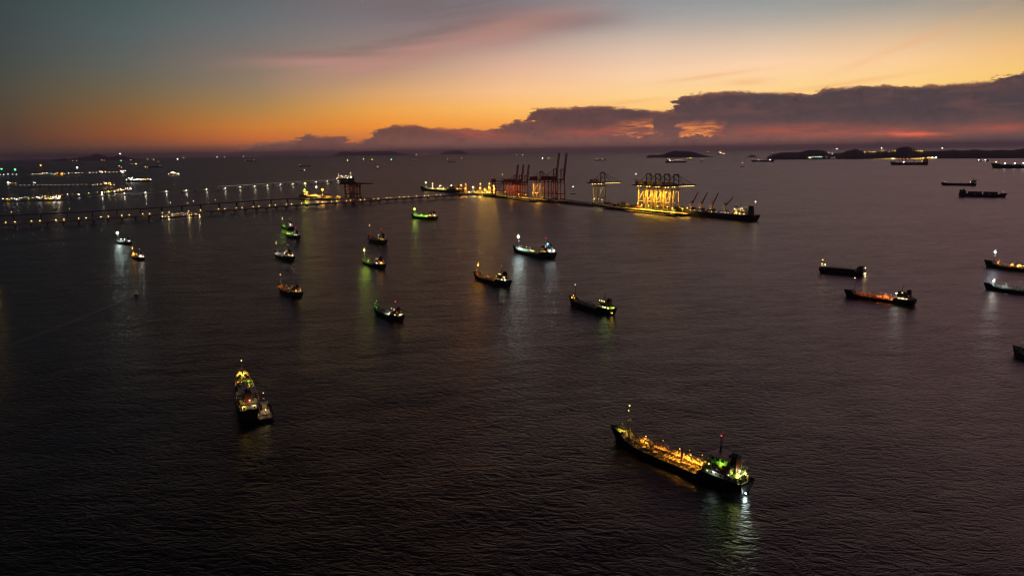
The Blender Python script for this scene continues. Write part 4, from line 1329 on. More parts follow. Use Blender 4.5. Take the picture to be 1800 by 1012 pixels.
# floodlit quay clutter: containers, sheds and light poles
boxmesh = []
for m in BOX_COLORS:
    b = MB().box(-6.05, 6.05, -1.22, 1.22, 0, 2.59)
    for k in range(9):
        x = -5.6 + k * 1.4
        for s_ in (1, -1):
            b.box(x - 0.2, x + 0.2, s_ * 1.245 - 0.02, s_ * 1.245 + 0.02, 0.15, 2.45)
    boxmesh.append(b.mesh('shipping_container', m))
COLN = ('ochre', 'blue', 'red', 'grey', 'green')
for i, (s, w) in enumerate([(s, w) for s in (518, 540, 566, 592, 618, 644, 668, 690) for w in (13, 18, 23)]):
    nk = rng.choice((1, 2, 2, 3))
    for k in range(nk):
        ci = rng.randrange(5)
        o = link('shipping_container', boxmesh[ci], None, qp(s + rng.uniform(-0.4, 0.4), w, 4.52 + 2.6 * k), QA)
        tag(o, f'{COLN[ci]} container, {"only one" if nk == 1 else ("bottom", "second", "top")[k]} in the {("front", "middle", "rear")[i % 3]} row, {ordinal(i // 3)} bay from the causeway', 'container', f'{COLN[ci]} containers on the yellow lit quay')
for s, w, lbl in ((505, 50, 'pale flat roofed shed by the first yellow lit crane'), (712, 20, 'pale flat roofed shed behind the bulk carrier'), (285, 8, 'low shed beside the orange crane legs')):
    sh = thing('quay_shed', qp(s, w, 4.52), QA, lbl, 'shed')
    MB().box(-9, 9, -4.5, 4.5, 0, 5).build('wall', HOUSE_CREAM, sh)
    MB().taper((-9.6, 9.6, -5.1, 5.1), (-9.2, 9.2, -0.4, 0.4), 5.01, 6.6).build('roof', STEEL_GREY, sh)
    for x in (-5.5, 0, 5.5):
        MB().box(x - 1.7, x + 1.7, -4.58, -4.5, 0, 3.8).build('roller_door', STEEL_GREY, sh)
YQ = (1.0, 0.50, 0.05)
for i, (px_, py_, h, pw) in enumerate(((1121, 346, 12, 30000), (1128, 353, 9, 26000), (1140, 356, 9, 30000), (1156, 357, 9, 30000), (1173, 357, 9, 30000), (1182, 360, 8, 20000), (1208, 350, 11, 20000), (1200, 356, 8, 16000))):
    s = solve(lambda t: qp(t, 5, 4.5 + h), px_, 480, 790)
    pole_lamp('quay_floodlight', qp(s, 5), 4.5, h, YQ, 0.85, 26, pw, f'{ordinal(i)} yellow floodlight pole in front of the row of four cranes, from the causeway', 'floodlights on the yellow lit quay', cat='floodlight', cone=169)
for i_, (px_, h, pw, c) in enumerate(((1045, 12, 2600, WARM), (1052, 12, 3000, WARM), (1058, 11, 2400, WARM), (936, 15, 9000, YQ), (941.5, 15, 16000, YQ), (945, 15, 16000, YQ), (924, 8, 16000, YQ), (905, 13, 16000, YQ), (888, 11, 7000, YQ), (912, 8, 9000, YQ), (875, 9, 9000, YQ))):
    s = solve(lambda t: qp(t, 16, 4.5 + h), px_, -70, 640)
    pole_lamp('quay_floodlight', qp(s, 16), 4.5, h, c, 0.75, 18, pw, (f'{ordinal(i_)} warm floodlight pole from the left at the foot of the lone crane' if px_ > 1000 else 'yellow floodlight pole at the feet of the red cranes, ' + ('beside the two tallest', 'under the orange lit legs', 'at the outer orange lit leg', 'under the three smaller booms', 'left of the three smaller booms', 'at the low level gantry', 'behind the moored flat barge', 'next to the tank terminal')[i_ - 3]), 'floodlights by the lone crane' if px_ > 1000 else 'floodlights by the red cranes', cat='floodlight', cone=169)


# --- low barge moored in front of the red cranes, and the dark fender pontoon of the yellow quay
def barge(label, p0, p1, B, D, m, dm=DECK_GREY, name='deck_barge', fittings=True):
    a, b = at(*p0), at(*p1)
    c, L = (a + b) / 2, (b - a).length
    root = thing(name, c, math.atan2(b.y - a.y, b.x - a.x), label, 'barge')
    MB().taper((-L / 2 + 2, L / 2 - 2, -B / 2, B / 2), (-L / 2, L / 2, -B / 2, B / 2), -1, D).build('hull', m, root)
    MB().box(-L / 2 + 0.5, L / 2 - 0.5, -B / 2 + 0.5, B / 2 - 0.5, D + 0.004, D + 0.2).build('deck', dm, root)
    if fittings:
        for i in range(5):
            x = -L / 2 + L * (i + 0.5) / 5
            for s in (1, -1):
                MB().tube((x, s * (B / 2 - 0.8), D + 0.2), (x, s * (B / 2 - 0.8), D + 0.9), 0.25, n=6).build('bollard', STEEL_DARK, root)
        MB().box(L * 0.36, L * 0.46, -B * 0.25, B * 0.25, D + 0.2, D + 3.0).build('deckhouse', HOUSE_CREAM, root)
    return root


barge('flat barge moored in front of the orange crane legs', (893, 349.5), (940, 355.5), 16, 2.2, HULL_BLACK)
bb = barge('long low pontoon along the front of the yellow lit quay', (1100, 371.5), (1186, 381), 9, 2.0, HULL_BLACK, CONCRETE)

# --- tank terminal left of the quay: platform, loading towers, tanks, a berthed tanker
tp = thing('loading_platform', at(838, 342), math.radians(-20), 'amber lit loading platform with steel towers at the end of the road jetty', 'loading platform')
MB().box(-62, 62, -13, 13, 3.2, 5).build('deck', CONCRETE, tp)
for x in range(-56, 60, 14):
    p = MB()
    for y in (-11, 0, 11):
        p.tube((x, y, -2), (x, y, 3.25), 0.8, n=7)
    p.build('pile_bent', CONC_DARK, tp)
for i, (x, h) in enumerate(((-48, 20), (-34, 24), (-10, 16), (12, 24), (26, 14), (40, 24), (52, 18))):
    t = MB()
    for a in (-2.2, 2.2):
        for b in (-2.2, 2.2):
            t.bar((x + a, b, 5), (x + a * 0.8, b * 0.8, 5 + h), 0.45)
    for k in range(4):
        z = 5 + h * (k + 1) / 4
        t.box(x - 2.4, x + 2.4, -2.4, 2.4, z - 0.25, z)
        t.bar((x - 2.2, -2.2, z - h / 4), (x + 2.2, -2.2, z), 0.25)
    t.build('loading_tower', PIPE_BUFF, tp)
    MB().bar((x, 0, 5 + h), (x + 3, 9, 5 + h * 0.7), 0.5).build('loading_arm', PIPE_GREY, tp)
for x in (-24, 2, 33):
    MB().box(x - 5, x + 5, 3, 10, 5, 10.5).build('pump_house', HOUSE_CREAM, tp)
for x, y, z, c, sz, st, pw in ((-48, 0, 27, ORANGE, 1.1, 18, 9000), (-34, 0, 30, ORANGE, 0.8, 10, 3000), (-34, -2, 18, AMBER, 1.0, 18, 9000), (-10, -3, 22, WHITE, 0.9, 12, 3000), (12, 0, 31, AMBER, 1.0, 16, 9000), (12, -3, 20, YQ, 0.8, 12, 12000), (26, -3, 15, YQ, 0.9, 14, 12000),
                               (40, 0, 31, AMBER, 1.2, 24, 9000), (40, -3, 21, YQ, 0.8, 12, 14000), (52, 0, 25, YQ, 1.3, 24, 14000), (52, -3, 14, YQ, 0.9, 16, 9000), (58, -6, 17, YQ, 1.2, 22, 9000), (20, -8, 9, YELLOW, 0.7, 12, 6000), (-2, -9, 9, YELLOW, 0.7, 12, 5000), (36, -9, 8, YELLOW, 0.7, 14, 6000), (-20, -9, 8, WARM, 0.7, 12, 3000)):
    lamp(tp, (x, y, z), c, sz * 1.1, st * 1.8, pw * 2.6)
make_tanker('large berthed tanker at the platform, its deck lit yellow and green', (741, 334.5), (812, 339.5), B=24, D=6.5, deck_gain=7, deck_cone=150, hullm=HULL_RED, deckm=DECK_GREEN, pipem=PIPE_BUFF, detail=0, name='berthed_tanker', fmast=15, mast_lamp=(WARM, 9000, 1.8, 26), seed=31, group=None, tiers=3,
            deck_lamps=[(0.33, -0.5, 6, (0.3, 1, 0.5), 0.8, 8, 0), (0.20, 0.0, 17, WARM, 1.2, 20, 7000), (0.22, 0.2, 9, WARM, 1.1, 20, 6000), (0.17, -0.4, 5, WARM, 1.2, 18, 6000), (0.02, 0.3, 12, WARM, 1.1, 18, 6000), (0.0, -0.3, 11, WARM, 1.0, 18, 6000), (0.03, -0.5, 4, WARM, 0.9, 16, 3000),
                        (-0.07, 0, 6, WARM, 1.2, 18, 9000), (-0.16, 0, 7, LIME, 0.7, 10, 9000), (-0.2, 0.3, 8, YGREEN, 1.0, 12, 12000)],
            house_lamps=[(-0.26, 0, 9, WARM, 1.6, 26, 9000), (-0.3, -0.6, 2, WARM, 1.2, 20, 5000), (-0.36, 0, 5, (0.3, 1, 0.4), 0.8, 9, 2000), (-0.44, -0.5, 3, YELLOW, 0.9, 12, 3000)])

# --- island terminal with the dark red gantry and its coaster
J5 = Poly([(-590, 1905), (-520, 1880), (-440, 1850), (-345, 1805)])
jetty('short dark pier platform under the dark red gantry cranes', J5, 30, 5.0, 24.0, name='pier', npile=4)
PA = math.atan2(-0.42, 0.9)
for k, (px_, lbl) in enumerate(((612, 'dark red gantry crane nearest the sodium lamp mast, level boom'), (621, 'dark red gantry crane second from the sodium lamp mast, level boom'), (627, 'dark red gantry crane at the pier end, level boom'))):
    s = solve(lambda t: J5.at(t, 35), px_, 0, J5.len)
    _q0, _qw, _qs = Q0, QW, QS
    Q0, QS, QW = J5.at(s), Vector((0.9, -0.42, 0)), Vector((0.9, 0.42, 0)).normalized()
    sts_crane(lbl, 0, 0, zt=5.0, hg=36, ha=40, body=PIPE_RUST, house=PIPE_RUST, lights=False, gauge=17, wid=15, out=32, back=18, red_top=False, lit=700 if k != 1 else 0, litcol=ORANGE)
    Q0, QW, QS = _q0, _qw, _qs
pole_lamp('sodium_lamp_mast', at(568, 352), 0, 28, (1.0, 0.45, 0.06), 3.0, 18, 20000, 'orange sodium lamp high on a mast between the coaster and the gantry cranes', 'tall lamp masts of the pier', cat='lamp mast')
pole_lamp('sodium_lamp_mast', at(538.5, 350), 0, 42, (1.0, 0.50, 0.10), 2.4, 16, 9000, 'amber lamp on a mast above the green lit coaster bow', 'tall lamp masts of the pier', cat='lamp mast')
pole_lamp('lamp_mast', at(557.5, 350), 0, 33, (1.0, 0.78, 0.55), 2.0, 16, 5000, 'pale warm lamp on a mast above the coaster house', 'tall lamp masts of the pier', cat='lamp mast')
make_tanker('coaster lit yellow green at the short dark pier', (580, 348), (528, 347.5), B=15, D=4.4, deck_gain=8, deck_cone=150, hullm=HULL_BLACK, deckm=DECK_RED, house=HOUSE_CREAM, detail=0, name='berthed_coaster', cat='coaster', group=None, fmast=8, mast_lamp=(WARM, 0, 0.4, 6), top_red=False, seed=33,
            deck_lamps=[(0.0, 0, 6, YELLOW, 0.6, 10, 9000), (-0.1, 0.2, 6, YELLOW, 0.5, 10, 9000), (0.25, 0, 6, AMBER, 0.5, 8, 6000)],
            house_lamps=[(-0.30, -0.5, 12, YGREEN, 1.5, 20, 16000), (-0.36, 0.4, 12, YGREEN, 1.5, 20, 16000), (-0.2, -0.6, 7, YELLOW, 0.7, 14, 16000), (-0.25, 0, 8, WARM, 0.6, 12, 900), (-0.3, -0.9, 3, (1, .6, .4), 0.7, 12, 1200), (-0.40, 0.9, 4, WARM, 0.7, 12, 1200), (-0.45, 0.3, 6, PINK, 0.5, 10, 400), (-0.35, 0.9, 2, WARM, 0.7, 12, 900)])

for px_, w_, hh_, c, lbl in ((561, 14, 6, YELLOW, 'yellow lit cargo shed beside the coaster bow'), (577, 22, 4, (1.0, 0.45, 0.05), 'long low amber lit shed below the sodium lamp mast'), (596, 16, 4.5, YELLOW, 'small yellow lit shed by the dark red gantry cranes')):
    s = solve(lambda t: J5.at(t, 8), px_, 0, J5.len)
    sh = thing('pier_shed', J5.at(s, 5.02), J5.ang(s), lbl, 'shed')
    MB().box(-w_ / 2, w_ / 2, -1, 7, 0, hh_).build('wall', HOUSE_CREAM, sh)
    MB().taper((-w_ / 2 - 0.5, w_ / 2 + 0.5, -1.5, 7.5), (-w_ / 2, w_ / 2, 2.5, 3.5), hh_ + 0.01, hh_ + 1.5).build('roof', STEEL_GREY, sh)
    for q in (-0.3, 0.3):
        MB().box(w_ * q - 1.3, w_ * q + 1.3, -1.08, -1.0, 0, 3.2).build('roller_door', STEEL_GREY, sh)
    MB().bar((0, -1, hh_ - 0.4), (0, -7, hh_ + 1.0), 0.2).build('lamp_bracket', STEEL_GREY, sh)
    lamp(sh, (0, -7, hh_ + 0.6), c, 0.6, 14, 5000)

# ------------------------------------------------------------------ other vessels near by
def make_tug(label, bow, stern, B, lamps=(), hullm=HULL_BLACK, house=HOUSE_WHITE, name='tugboat', mast=6.0, D=None, cat='tug', detail=True, deckm=DECK_GREEN):
    pb, ps = at(*bow), at(*stern)
    L = (pb - ps).length
    root = thing(name, (pb + ps) / 2, math.atan2(pb.y - ps.y, pb.x - ps.x), label, cat)
    u = min(L / 20.0, 1.4)
    D = D or 1.5 * u
    rings, deck = make_hull(root, L, B, D, 1.2 * u, 0.0, hullm, deckm, 18, bul=0.7 * u, fcx=0.18)
    z = interp(deck, 0)[1]
    MB().taper((-L * 0.12, L * 0.20, -B * 0.32, B * 0.32), (-L * 0.10, L * 0.18, -B * 0.30, B * 0.30), z, z + 2.5 * u).build('deckhouse', house, root)
    MB().taper((L * 0.0, L * 0.17, -B * 0.24, B * 0.24), (-L * 0.01, L * 0.19, -B * 0.26, B * 0.26), z + 2.5 * u, z + 4.7 * u).build('wheelhouse', house, root)
    MB().box(-L * 0.02, L * 0.20, -B * 0.28, B * 0.28, z + 4.71 * u, z + 4.9 * u).build('roof', house, root)
    for k in (-0.16, 0, 0.16):
        MB().cbox((L * 0.183, B * k, z + 3.9 * u), (0.12, B * 0.13, 0.9 * u)).build('window', GLASS_DARK, root)
    for s in (1, -1):
        for q in (0.05, 0.12):
            MB().cbox((L * q, s * B * 0.256, z + 3.9 * u), (L * 0.05, 0.1, 0.9 * u)).build('window', GLASS_DARK, root)
        MB().tube((-L * 0.09, s * B * 0.2, z + 2.4 * u), (-L * 0.10, s * B * 0.2, z + 5.6 * u), 0.42 * u, 0.36 * u, 8).build('funnel', FUNNEL_BLACK, root)
    m = MB()
    m.tube((-L * 0.005, 0, z + 4.8 * u), (-L * 0.02, 0, z + 4.8 * u + mast * u), 0.14 * u, 0.08 * u, 6)
    m.bar((-L * 0.01, -1.2 * u, z + 4.8 * u + mast * u * 0.6), (-L * 0.01, 1.2 * u, z + 4.8 * u + mast * u * 0.6), 0.12 * u)
    m.build('mast', STEEL_DARK, root)
    w_ = MB().tube((-L * 0.22, -0.9 * u, z + 0.7 * u), (-L * 0.22, 0.9 * u, z + 0.7 * u), 0.6 * u, n=10)
    w_.cbox((-L * 0.22, 0, z + 0.3 * u), (1.3 * u, 0.8 * u, 0.6 * u))
    w_.build('tow_winch', STEEL_GREY, root)
    MB().bar((-L * 0.32, -B * 0.3, z + 1.6 * u), (-L * 0.32, B * 0.3, z + 1.6 * u), 0.3 * u).build('tow_bow', STEEL_GREY, root)
    for q in (-0.45, -0.3, -0.15, 0.0, 0.15, 0.28):
        for s in (1, -1):
            y, zz = interp(deck, L * q)
            MB().tube((L * q - 0.15, s * (y + 0.1), zz - 0.3 * u), (L * q - 0.15, s * (y + 0.45), zz - 0.3 * u), 0.55 * u, n=10).build('tyre_fender', TYRE, root)
    for q, yf, h, c, sz, st, pw in lamps:
        lamp(root, (L * q, yf * B / 2, z + h * u), c, sz, st, pw)
    return root


make_tug('dark tug lying alongside the small tanker seen from astern', (464.5, 719), (468, 742), 6.6, hullm=HULL_BLACK, house=HOUSE_CREAM, deckm=DECK_GREY,
         lamps=[(-0.02, 0, 11.2, WARM, 0.16, 14, 0), (0.0, 0, 8.0, WARM, 0.15, 12, 40), (-0.2, -0.1, 3.2, WARM, 0.2, 20, 130), (-0.3, 0.7, 1.6, WARM, 0.1, 7, 40)])
make_tug('dark supply vessel lying off the causeway by the lone crane', (1050, 361.5), (1092, 366), 11, hullm=HULL_BLACK, house=STEEL_DARK, name='supply_vessel', cat='supply ship', mast=4.5, D=3.2, deckm=DECK_GREY,
         lamps=[(-0.45, 0.5, 2.0, YELLOW, 0.3, 5, 300), (0.0, -0.6, 3.0, (1, 0.4, 0.2), 0.3, 3, 0)])

# low laden barge with lamps at both ends
pb, ps = at(1441, 476.5), at(1519, 483.5)
L_ = (pb - ps).length
bg_ = thing('motor_barge', (pb + ps) / 2, math.atan2(pb.y - ps.y, pb.x - ps.x), 'long flat dark barge with lamps at bow and stern', 'barge')
hl = MB().taper((-L_ / 2, L_ / 2 - 2.5, -6, 6), (-L_ / 2, L_ / 2, -6.2, 6.2), -1, 3.4)
hl.build('hull', HULL_NAVY, bg_)
MB().box(-L_ * 0.32, L_ * 0.36, -4.8, 4.8, 3.41, 4.9).build('hatch_coaming', STEEL_DARK, bg_)
for k in range(9):
    x = -L_ * 0.31 + L_ * 0.66 * k / 9
    MB().box(x + 0.3, x + L_ * 0.66 / 9 - 0.05, -4.9, 4.9, 4.91, 5.3).build('hatch_cover', STEEL_DARK, bg_)
MB().box(-L_ * 0.49, -L_ * 0.35, -5.0, 5.0, 3.41, 7.6).build('deckhouse', STEEL_GREY, bg_)
MB().box(-L_ * 0.475, -L_ * 0.38, -3.6, 3.6, 7.61, 8.6).build('wheelhouse', STEEL_DARK, bg_)
MB().box(L_ * 0.40, L_ * 0.49, -4.5, 4.5, 3.41, 5.6).build('forecastle', STEEL_GREY, bg_)
MB().tube((L_ * 0.45, 0, 5.6), (L_ * 0.45, 0, 11.5), 0.2, 0.12, 6).build('foremast', STEEL_GREY, bg_)
for p in ((L_ * 0.45, 0, 11.6, YELLOW, 0.5, 14, 0), (L_ * 0.475, -3, 7.2, WARM, 0.55, 16, 400), (L_ * 0.41, -4.2, 6.6, WARM, 0.55, 16, 400), (-L_ * 0.345, -4.6, 6.6, YELLOW, 0.5, 14, 200), (-L_ * 0.49, -4.5, 6.6, WARM, 0.5, 14, 200), (-L_ * 0.51, -3.0, 1.6, (1, 0.75, 0.35), 0.5, 20, 500)):
    lamp(bg_, p[:3], p[3], p[4], p[5], p[6])

# geared bulk carrier alongside the quay tip
pb, ps = at(1190, 376.5), at(1330, 389)
L_ = (pb - ps).length
bk = thing('bulk_carrier', (pb + ps) / 2, math.atan2(pb.y - ps.y, pb.x - ps.x), 'black bulk carrier with four raised deck cranes beside the yellow lit quay', 'cargo ship')
rings, deck = make_hull(bk, L_, 23, 9.0, 2.4, 0.5, HULL_BLACK, DECK_RED, 26, HULL_RED, bul=1.0, fcx=0.40, ppx=-0.28)
zk = interp(deck, 0)[1]
for k in range(5):
    x = L_ * (0.335 - k * 0.122)
    h = MB().box(x - L_ * 0.045, x + L_ * 0.045, -7, 7, zk, zk + 1.8)
    h.build('hatch_coaming', DECK_RED, bk)
    for s in (1, -1):
        MB().box(x - L_ * 0.046, x + L_ * 0.046, min(0.05 * s, 7.2 * s), max(0.05 * s, 7.2 * s), zk + 1.81, zk + 2.5).build('hatch_cover', STEEL_DARK, bk)
for k, tgt in enumerate(((1217, 355, 1225, 338), (1233, 360, 1243.5, 337), (1252, 361, 1262.5, 339), (1275, 364, 1288, 347))):
    x = solve(lambda t: bk.location + Vector((math.cos(bk.rotation_euler.z) * t, math.sin(bk.rotation_euler.z) * t, zk + 10)), tgt[0], -L_ / 2, L_ / 2)
    MB().box(x - 3.6, x + 3.6, -5.2, 5.2, zk, zk + 6.2).build('crane_house', STEEL_DARK if k != 3 else CRANE_YELLOW, bk)
    MB().tube((x, 0, zk + 6.2), (x, 0, zk + 15.5), 1.7, 1.4, 10).build('crane_pedestal', CRANE_YELLOW if k == 3 else PIPE_BUFF, bk)
    cab = MB().box(x - 1.8, x + 1.8, -1.8, 1.8, zk + 15.5, zk + 18.5)
    cab.build('crane_cab', CRANE_YELLOW, bk)
    j0 = Vector((x - 1.5, 1.0, zk + 13.5))
    # jib tip: towards the quay tip end of the frame, up
    dx, up = (-11.0, 21.0) if k < 3 else (-14, 15)
    j1 = j0 + Vector((dx, -1.0, up))
    jb = MB()
    for y in (-0.9, 0.9):
        jb.bar(j0 + Vector((0, y, 0)), j1 + Vector((0, y * 0.4, 0)), 0.8)
    for q in (0.25, 0.5, 0.75, 1.0):
        p = j0.lerp(j1, q)
        jb.bar(p + Vector((0, -0.8, 0)), p + Vector((0, 0.8, 0)), 0.6)
    jb.build('crane_jib', PIPE_RUST, bk)
    gb = MB().taper((x + 5.0, x + 8.4, -2.4, 2.4), (x + 4.4, x + 9.0, -3.2, 3.2), zk + 2.5, zk + 5.2)
    gb.build('grab_hopper', CRANE_YELLOW if k == 3 else PIPE_RUST, bk)
    lamp(bk, (x + 1.5, 5.6, zk + 11), AMBER, 0.4, 10, 900)
    MB().bar((x, 0, zk + 18.4), j1, 0.14).build('hoist_wire', STEEL_DARK, bk)
    if k < 3:
        lamp(bk, (x, 5.4, zk + 6.5), AMBER, 0.5, 10, 700)
for k in range(4):
    y0 = 8.6 - 0.6 * k
    MB().box(-L_ * 0.40 + k * 0.8, -L_ * 0.27 - k * 0.5, -y0, y0, zk + 0.5 + 2.8 * k, zk + 0.5 + 2.8 * (k + 1) - 0.01).build('deckhouse', HOUSE_WHITE, bk)
    windows(bk, y0, [-L_ * 0.40 + 3 + q * (L_ * 0.13 - 5) / 5 for q in range(6)], zk + 2.1 + 2.8 * k, 'y+', lampglass(WARM, 5), GLASS_DARK, 0.55, 0.9, 0.9)
    windows(bk, -L_ * 0.27 - k * 0.5, [y0 * q for q in (-0.7, -0.35, 0, 0.35, 0.7)], zk + 2.1 + 2.8 * k, 'x+', lampglass(WARM, 4), GLASS_DARK, 0.5, 0.9, 0.9)
MB().box(-L_ * 0.34, -L_ * 0.285, -11.5, 11.5, zk + 11.75, zk + 14.2).build('wheelhouse', HOUSE_WHITE, bk)
MB().tube((-L_ * 0.31, 0, zk + 14.2), (-L_ * 0.31, 0, zk + 22), 0.4, 0.2, 8).build('radar_mast', STEEL_DARK, bk)
MB().taper((-L_ * 0.455, -L_ * 0.41, -3, 3), (-L_ * 0.45, -L_ * 0.415, -2.4, 2.4), zk + 0.5, zk + 16).build('funnel', FUNNEL_BLACK, bk)
MB().tube((L_ * 0.43, 0, zk + 3), (L_ * 0.43, 0, zk + 13), 0.4, 0.2, 8).build('foremast', STEEL_GREY, bk)
for s in (1, -1):
    w_ = MB().tube((L_ * 0.43, s * 1.5, zk + 4), (L_ * 0.43, s * 4.5, zk + 4), 0.9, n=10)
    w_.build('windlass', STEEL_GREY, bk)
lifeboat(bk, -L_ * 0.36, 10.4, zk + 6.5, 7.5)
for x, y, z, c, sz, st, pw in ((0.45, -3, 5, YGREEN, 0.55, 10, 300), (0.40, -9, 4, YELLOW, 0.5, 12, 200), (0.385, -9, 4, YELLOW, 0.5, 12, 200), (0.28, -11, 3, WARM, 0.5, 10, 150), (0.26, -11, 3, YELLOW, 0.55, 14, 200), (0.21, -11, 2.5, PINK, 0.5, 10, 100), (0.15, -11, 2.5, YGREEN, 0.5, 10, 200), (0.13, -11, 2.5, PINK, 0.45, 9, 0),
                               (0.02, -11, 2.5, YELLOW, 0.45, 10, 150), (-0.01, -11, 2.5, PINK, 0.55, 12, 150), (-0.07, -11, 2.5, WHITE, 0.5, 12, 150), (-0.13, -11, 2.5, PINK, 0.5, 10, 0), (-0.155, -11, 2.5, PINK, 0.45, 10, 0), (-0.18, -11, 2.5, WHITE, 0.55, 12, 100), (-0.215, -11, 2.5, PINK, 0.5, 10, 0), (-0.25, -11, 2.5, YGREEN, 0.5, 10, 150),
                               (-0.275, -8.5, 10, WARM, 0.8, 20, 900), (-0.29, -8.9, 12.6, WHITE, 0.7, 16, 400), (-0.36, -9, 12, WARM, 0.7, 16, 300), (-0.30, -9.5, 4.5, YELLOW, 0.8, 18, 900), (-0.34, -9.5, 3, YELLOW, 0.7, 16, 700), (-0.40, -10, 3, WARM, 0.55, 12, 300)):
    lamp(bk, (x * L_, -y, zk + z), c, sz * 0.8, st * 0.8, pw * 0.6)

# mooring hut, lamp post and dolphins at the quay tip
hut = thing('mooring_hut', qp(770, 37, 4.52), QA, 'small hut lit orange on the pier behind the bulk carrier stern', 'hut')
MB().box(-8, 8, -4, 4, 0, 5.5).build('wall', HOUSE_CREAM, hut)
MB().box(-9.5, 9.5, -5.5, 5.5, 5.51, 6.1).build('roof', STEEL_DARK, hut)
for k in range(4):
    f = MB().box(-6.4 + k * 3.6, -4.6 + k * 3.6, -4.07, -4.0, 2.2, 4.2).build('window', lampglass(AMBER, 3), hut)
lamp(hut, (-6, -5.8, 5.0), AMBER, 0.9, 18, 2600)
lamp(hut, (2, -5.8, 5.0), WHITE, 0.6, 9, 300)
s = solve(lambda t: qp(t, 38, 30), 1328, 600, 900)
pole_lamp('quay_lamp_mast', qp(s, 38), 4.5, 27, (1.0, 0.72, 0.4), 1.1, 16, 3000, 'tall slim lamp mast rising alone at the tip of the quay', None, cat='lamp mast')
for k, (sx, w) in enumerate(((812, 37), (828, 37), (846, 37))):
    d = thing('mooring_dolphin', qp(sx, w), QA, ('mooring dolphin next to the pier tip', 'middle mooring dolphin off the quay tip', 'outermost mooring dolphin off the quay tip')[k], 'dolphin')
    MB().box(-4, 4, -4, 4, 4.0, 5.6).build('cap', CONC_DARK, d)
    for a in (-2.8, 2.8):
        for b in (-2.8, 2.8):
            MB().tube((a * 1.25, b * 1.25, -2), (a, b, 4.0), 0.7, n=7).build('pile', CONC_DARK, d)
    MB().tube((0, 0, 5.6), (0, 0, 6.8), 0.5, n=8).build('bollard', STEEL_DARK, d)
    if k < 2:
        MB().box(4.1, 12.0, -0.8, 0.8, 4.8, 5.2).build('gangway', STEEL_GREY, d)
    if k == 0:
        MB().tube((-2, 0, 5.6), (-2, 0, 12), 0.12, n=6).build('light_pole', STEEL_GREY, d)
        lamp(d, (-2, 0, 12), (1, 0.3, 0.3), 0.35, 6, 0)

# tug and lighters moored at the road jetty with a crowd of small lamps
s0 = solve(lambda t: J1.at(t, 0), 280, 0, J1.len)
for k, (x0, x1, lbl) in enumerate(((282, 299, 'lit lighter moored at the road jetty, westernmost of three'), (299, 334, 'lit workboat with many small lamps moored at the road jetty'), (334, 353, 'lit lighter moored at the road jetty beside the workboat'))):
    a = solve(lambda t: J1.at(t, 0, -14), x0, 0, J1.len)
    b = solve(lambda t: J1.at(t, 0, -14), x1, 0, J1.len)
    pa, pb_ = J1.at(a, 0, -14), J1.at(b, 0, -14)
    L_ = (pb_ - pa).length
    wb = thing('workboat' if k == 1 else 'lighter', (pa + pb_) / 2, math.atan2(pb_.y - pa.y, pb_.x - pa.x), lbl, 'workboat' if k == 1 else 'lighter')
    make_hull(wb, L_, 8.5, 2.4, 0.9, 0.5, HULL_BLACK, DECK_GREY, 14, bul=0.5)
    MB().box(-L_ * 0.38, -L_ * 0.1, -2.6, 2.6, 2.4, 5.2).build('deckhouse', HOUSE_CREAM, wb)
    MB().box(-L_ * 0.32, -L_ * 0.18, -2.0, 2.0, 5.21, 7.3).build('wheelhouse', HOUSE_WHITE, wb)
    MB().tube((-L_ * 0.25, 0, 7.3), (-L_ * 0.25, 0, 12), 0.15, 0.08, 6).build('mast', STEEL_DARK, wb)
    rr = random.Random(40 + k)
    for i in range((4, 12, 5)[k]):
        c = rr.choice((WARM, WHITE, AMBER, YELLOW, PINK))
        lamp(wb, (L_ * rr.uniform(-0.45, 0.45), rr.choice((-3.6, -3.2, 2.5)), rr.uniform(3.6, 6.5 if k != 1 else 9.5)), c, rr.choice((0.35, 0.45, 0.55)), 11, 300 if i % 3 == 0 else 0)
    lamp(wb, (L_ * (0.3 if k != 1 else 0.42), -4.6, 3.4), WARM, 0.6, 22, 4000)

# small fast launch with its wake
lb, ls = at(243, 518.5), at(237.5, 520.5)
launch = thing('launch', (lb + ls) / 2, math.atan2(lb.y - ls.y, lb.x - ls.x), 'tiny launch with a green light heading away on a thin wake', 'boat')
LL = (lb - ls).length
make_hull(launch, LL, LL * 0.26, 0.9, 0.5, 0.0, HULL_NAVY, DECK_GREY, 12, bul=0.25)
MB().taper((-LL * 0.15, LL * 0.15, -0.9, 0.9), (-LL * 0.1, LL * 0.08, -0.75, 0.75), 0.95, 2.5).build('cabin', HOUSE_WHITE, launch)
MB().tube((-LL * 0.02, 0, 2.5), (-LL * 0.02, 0, 4.0), 0.06, n=6).build('mast', STEEL_GREY, launch)
lamp(launch, (LL * 0.0, 0, 4.0), GREEN, 0.2, 10, 0)
lamp(launch, (-LL * 0.15, 0.7, 2.6), RED, 0.12, 5, 0)
lamp(launch, (LL * 0.2, -0.7, 1.9), ORANGE, 0.14, 5, 0)


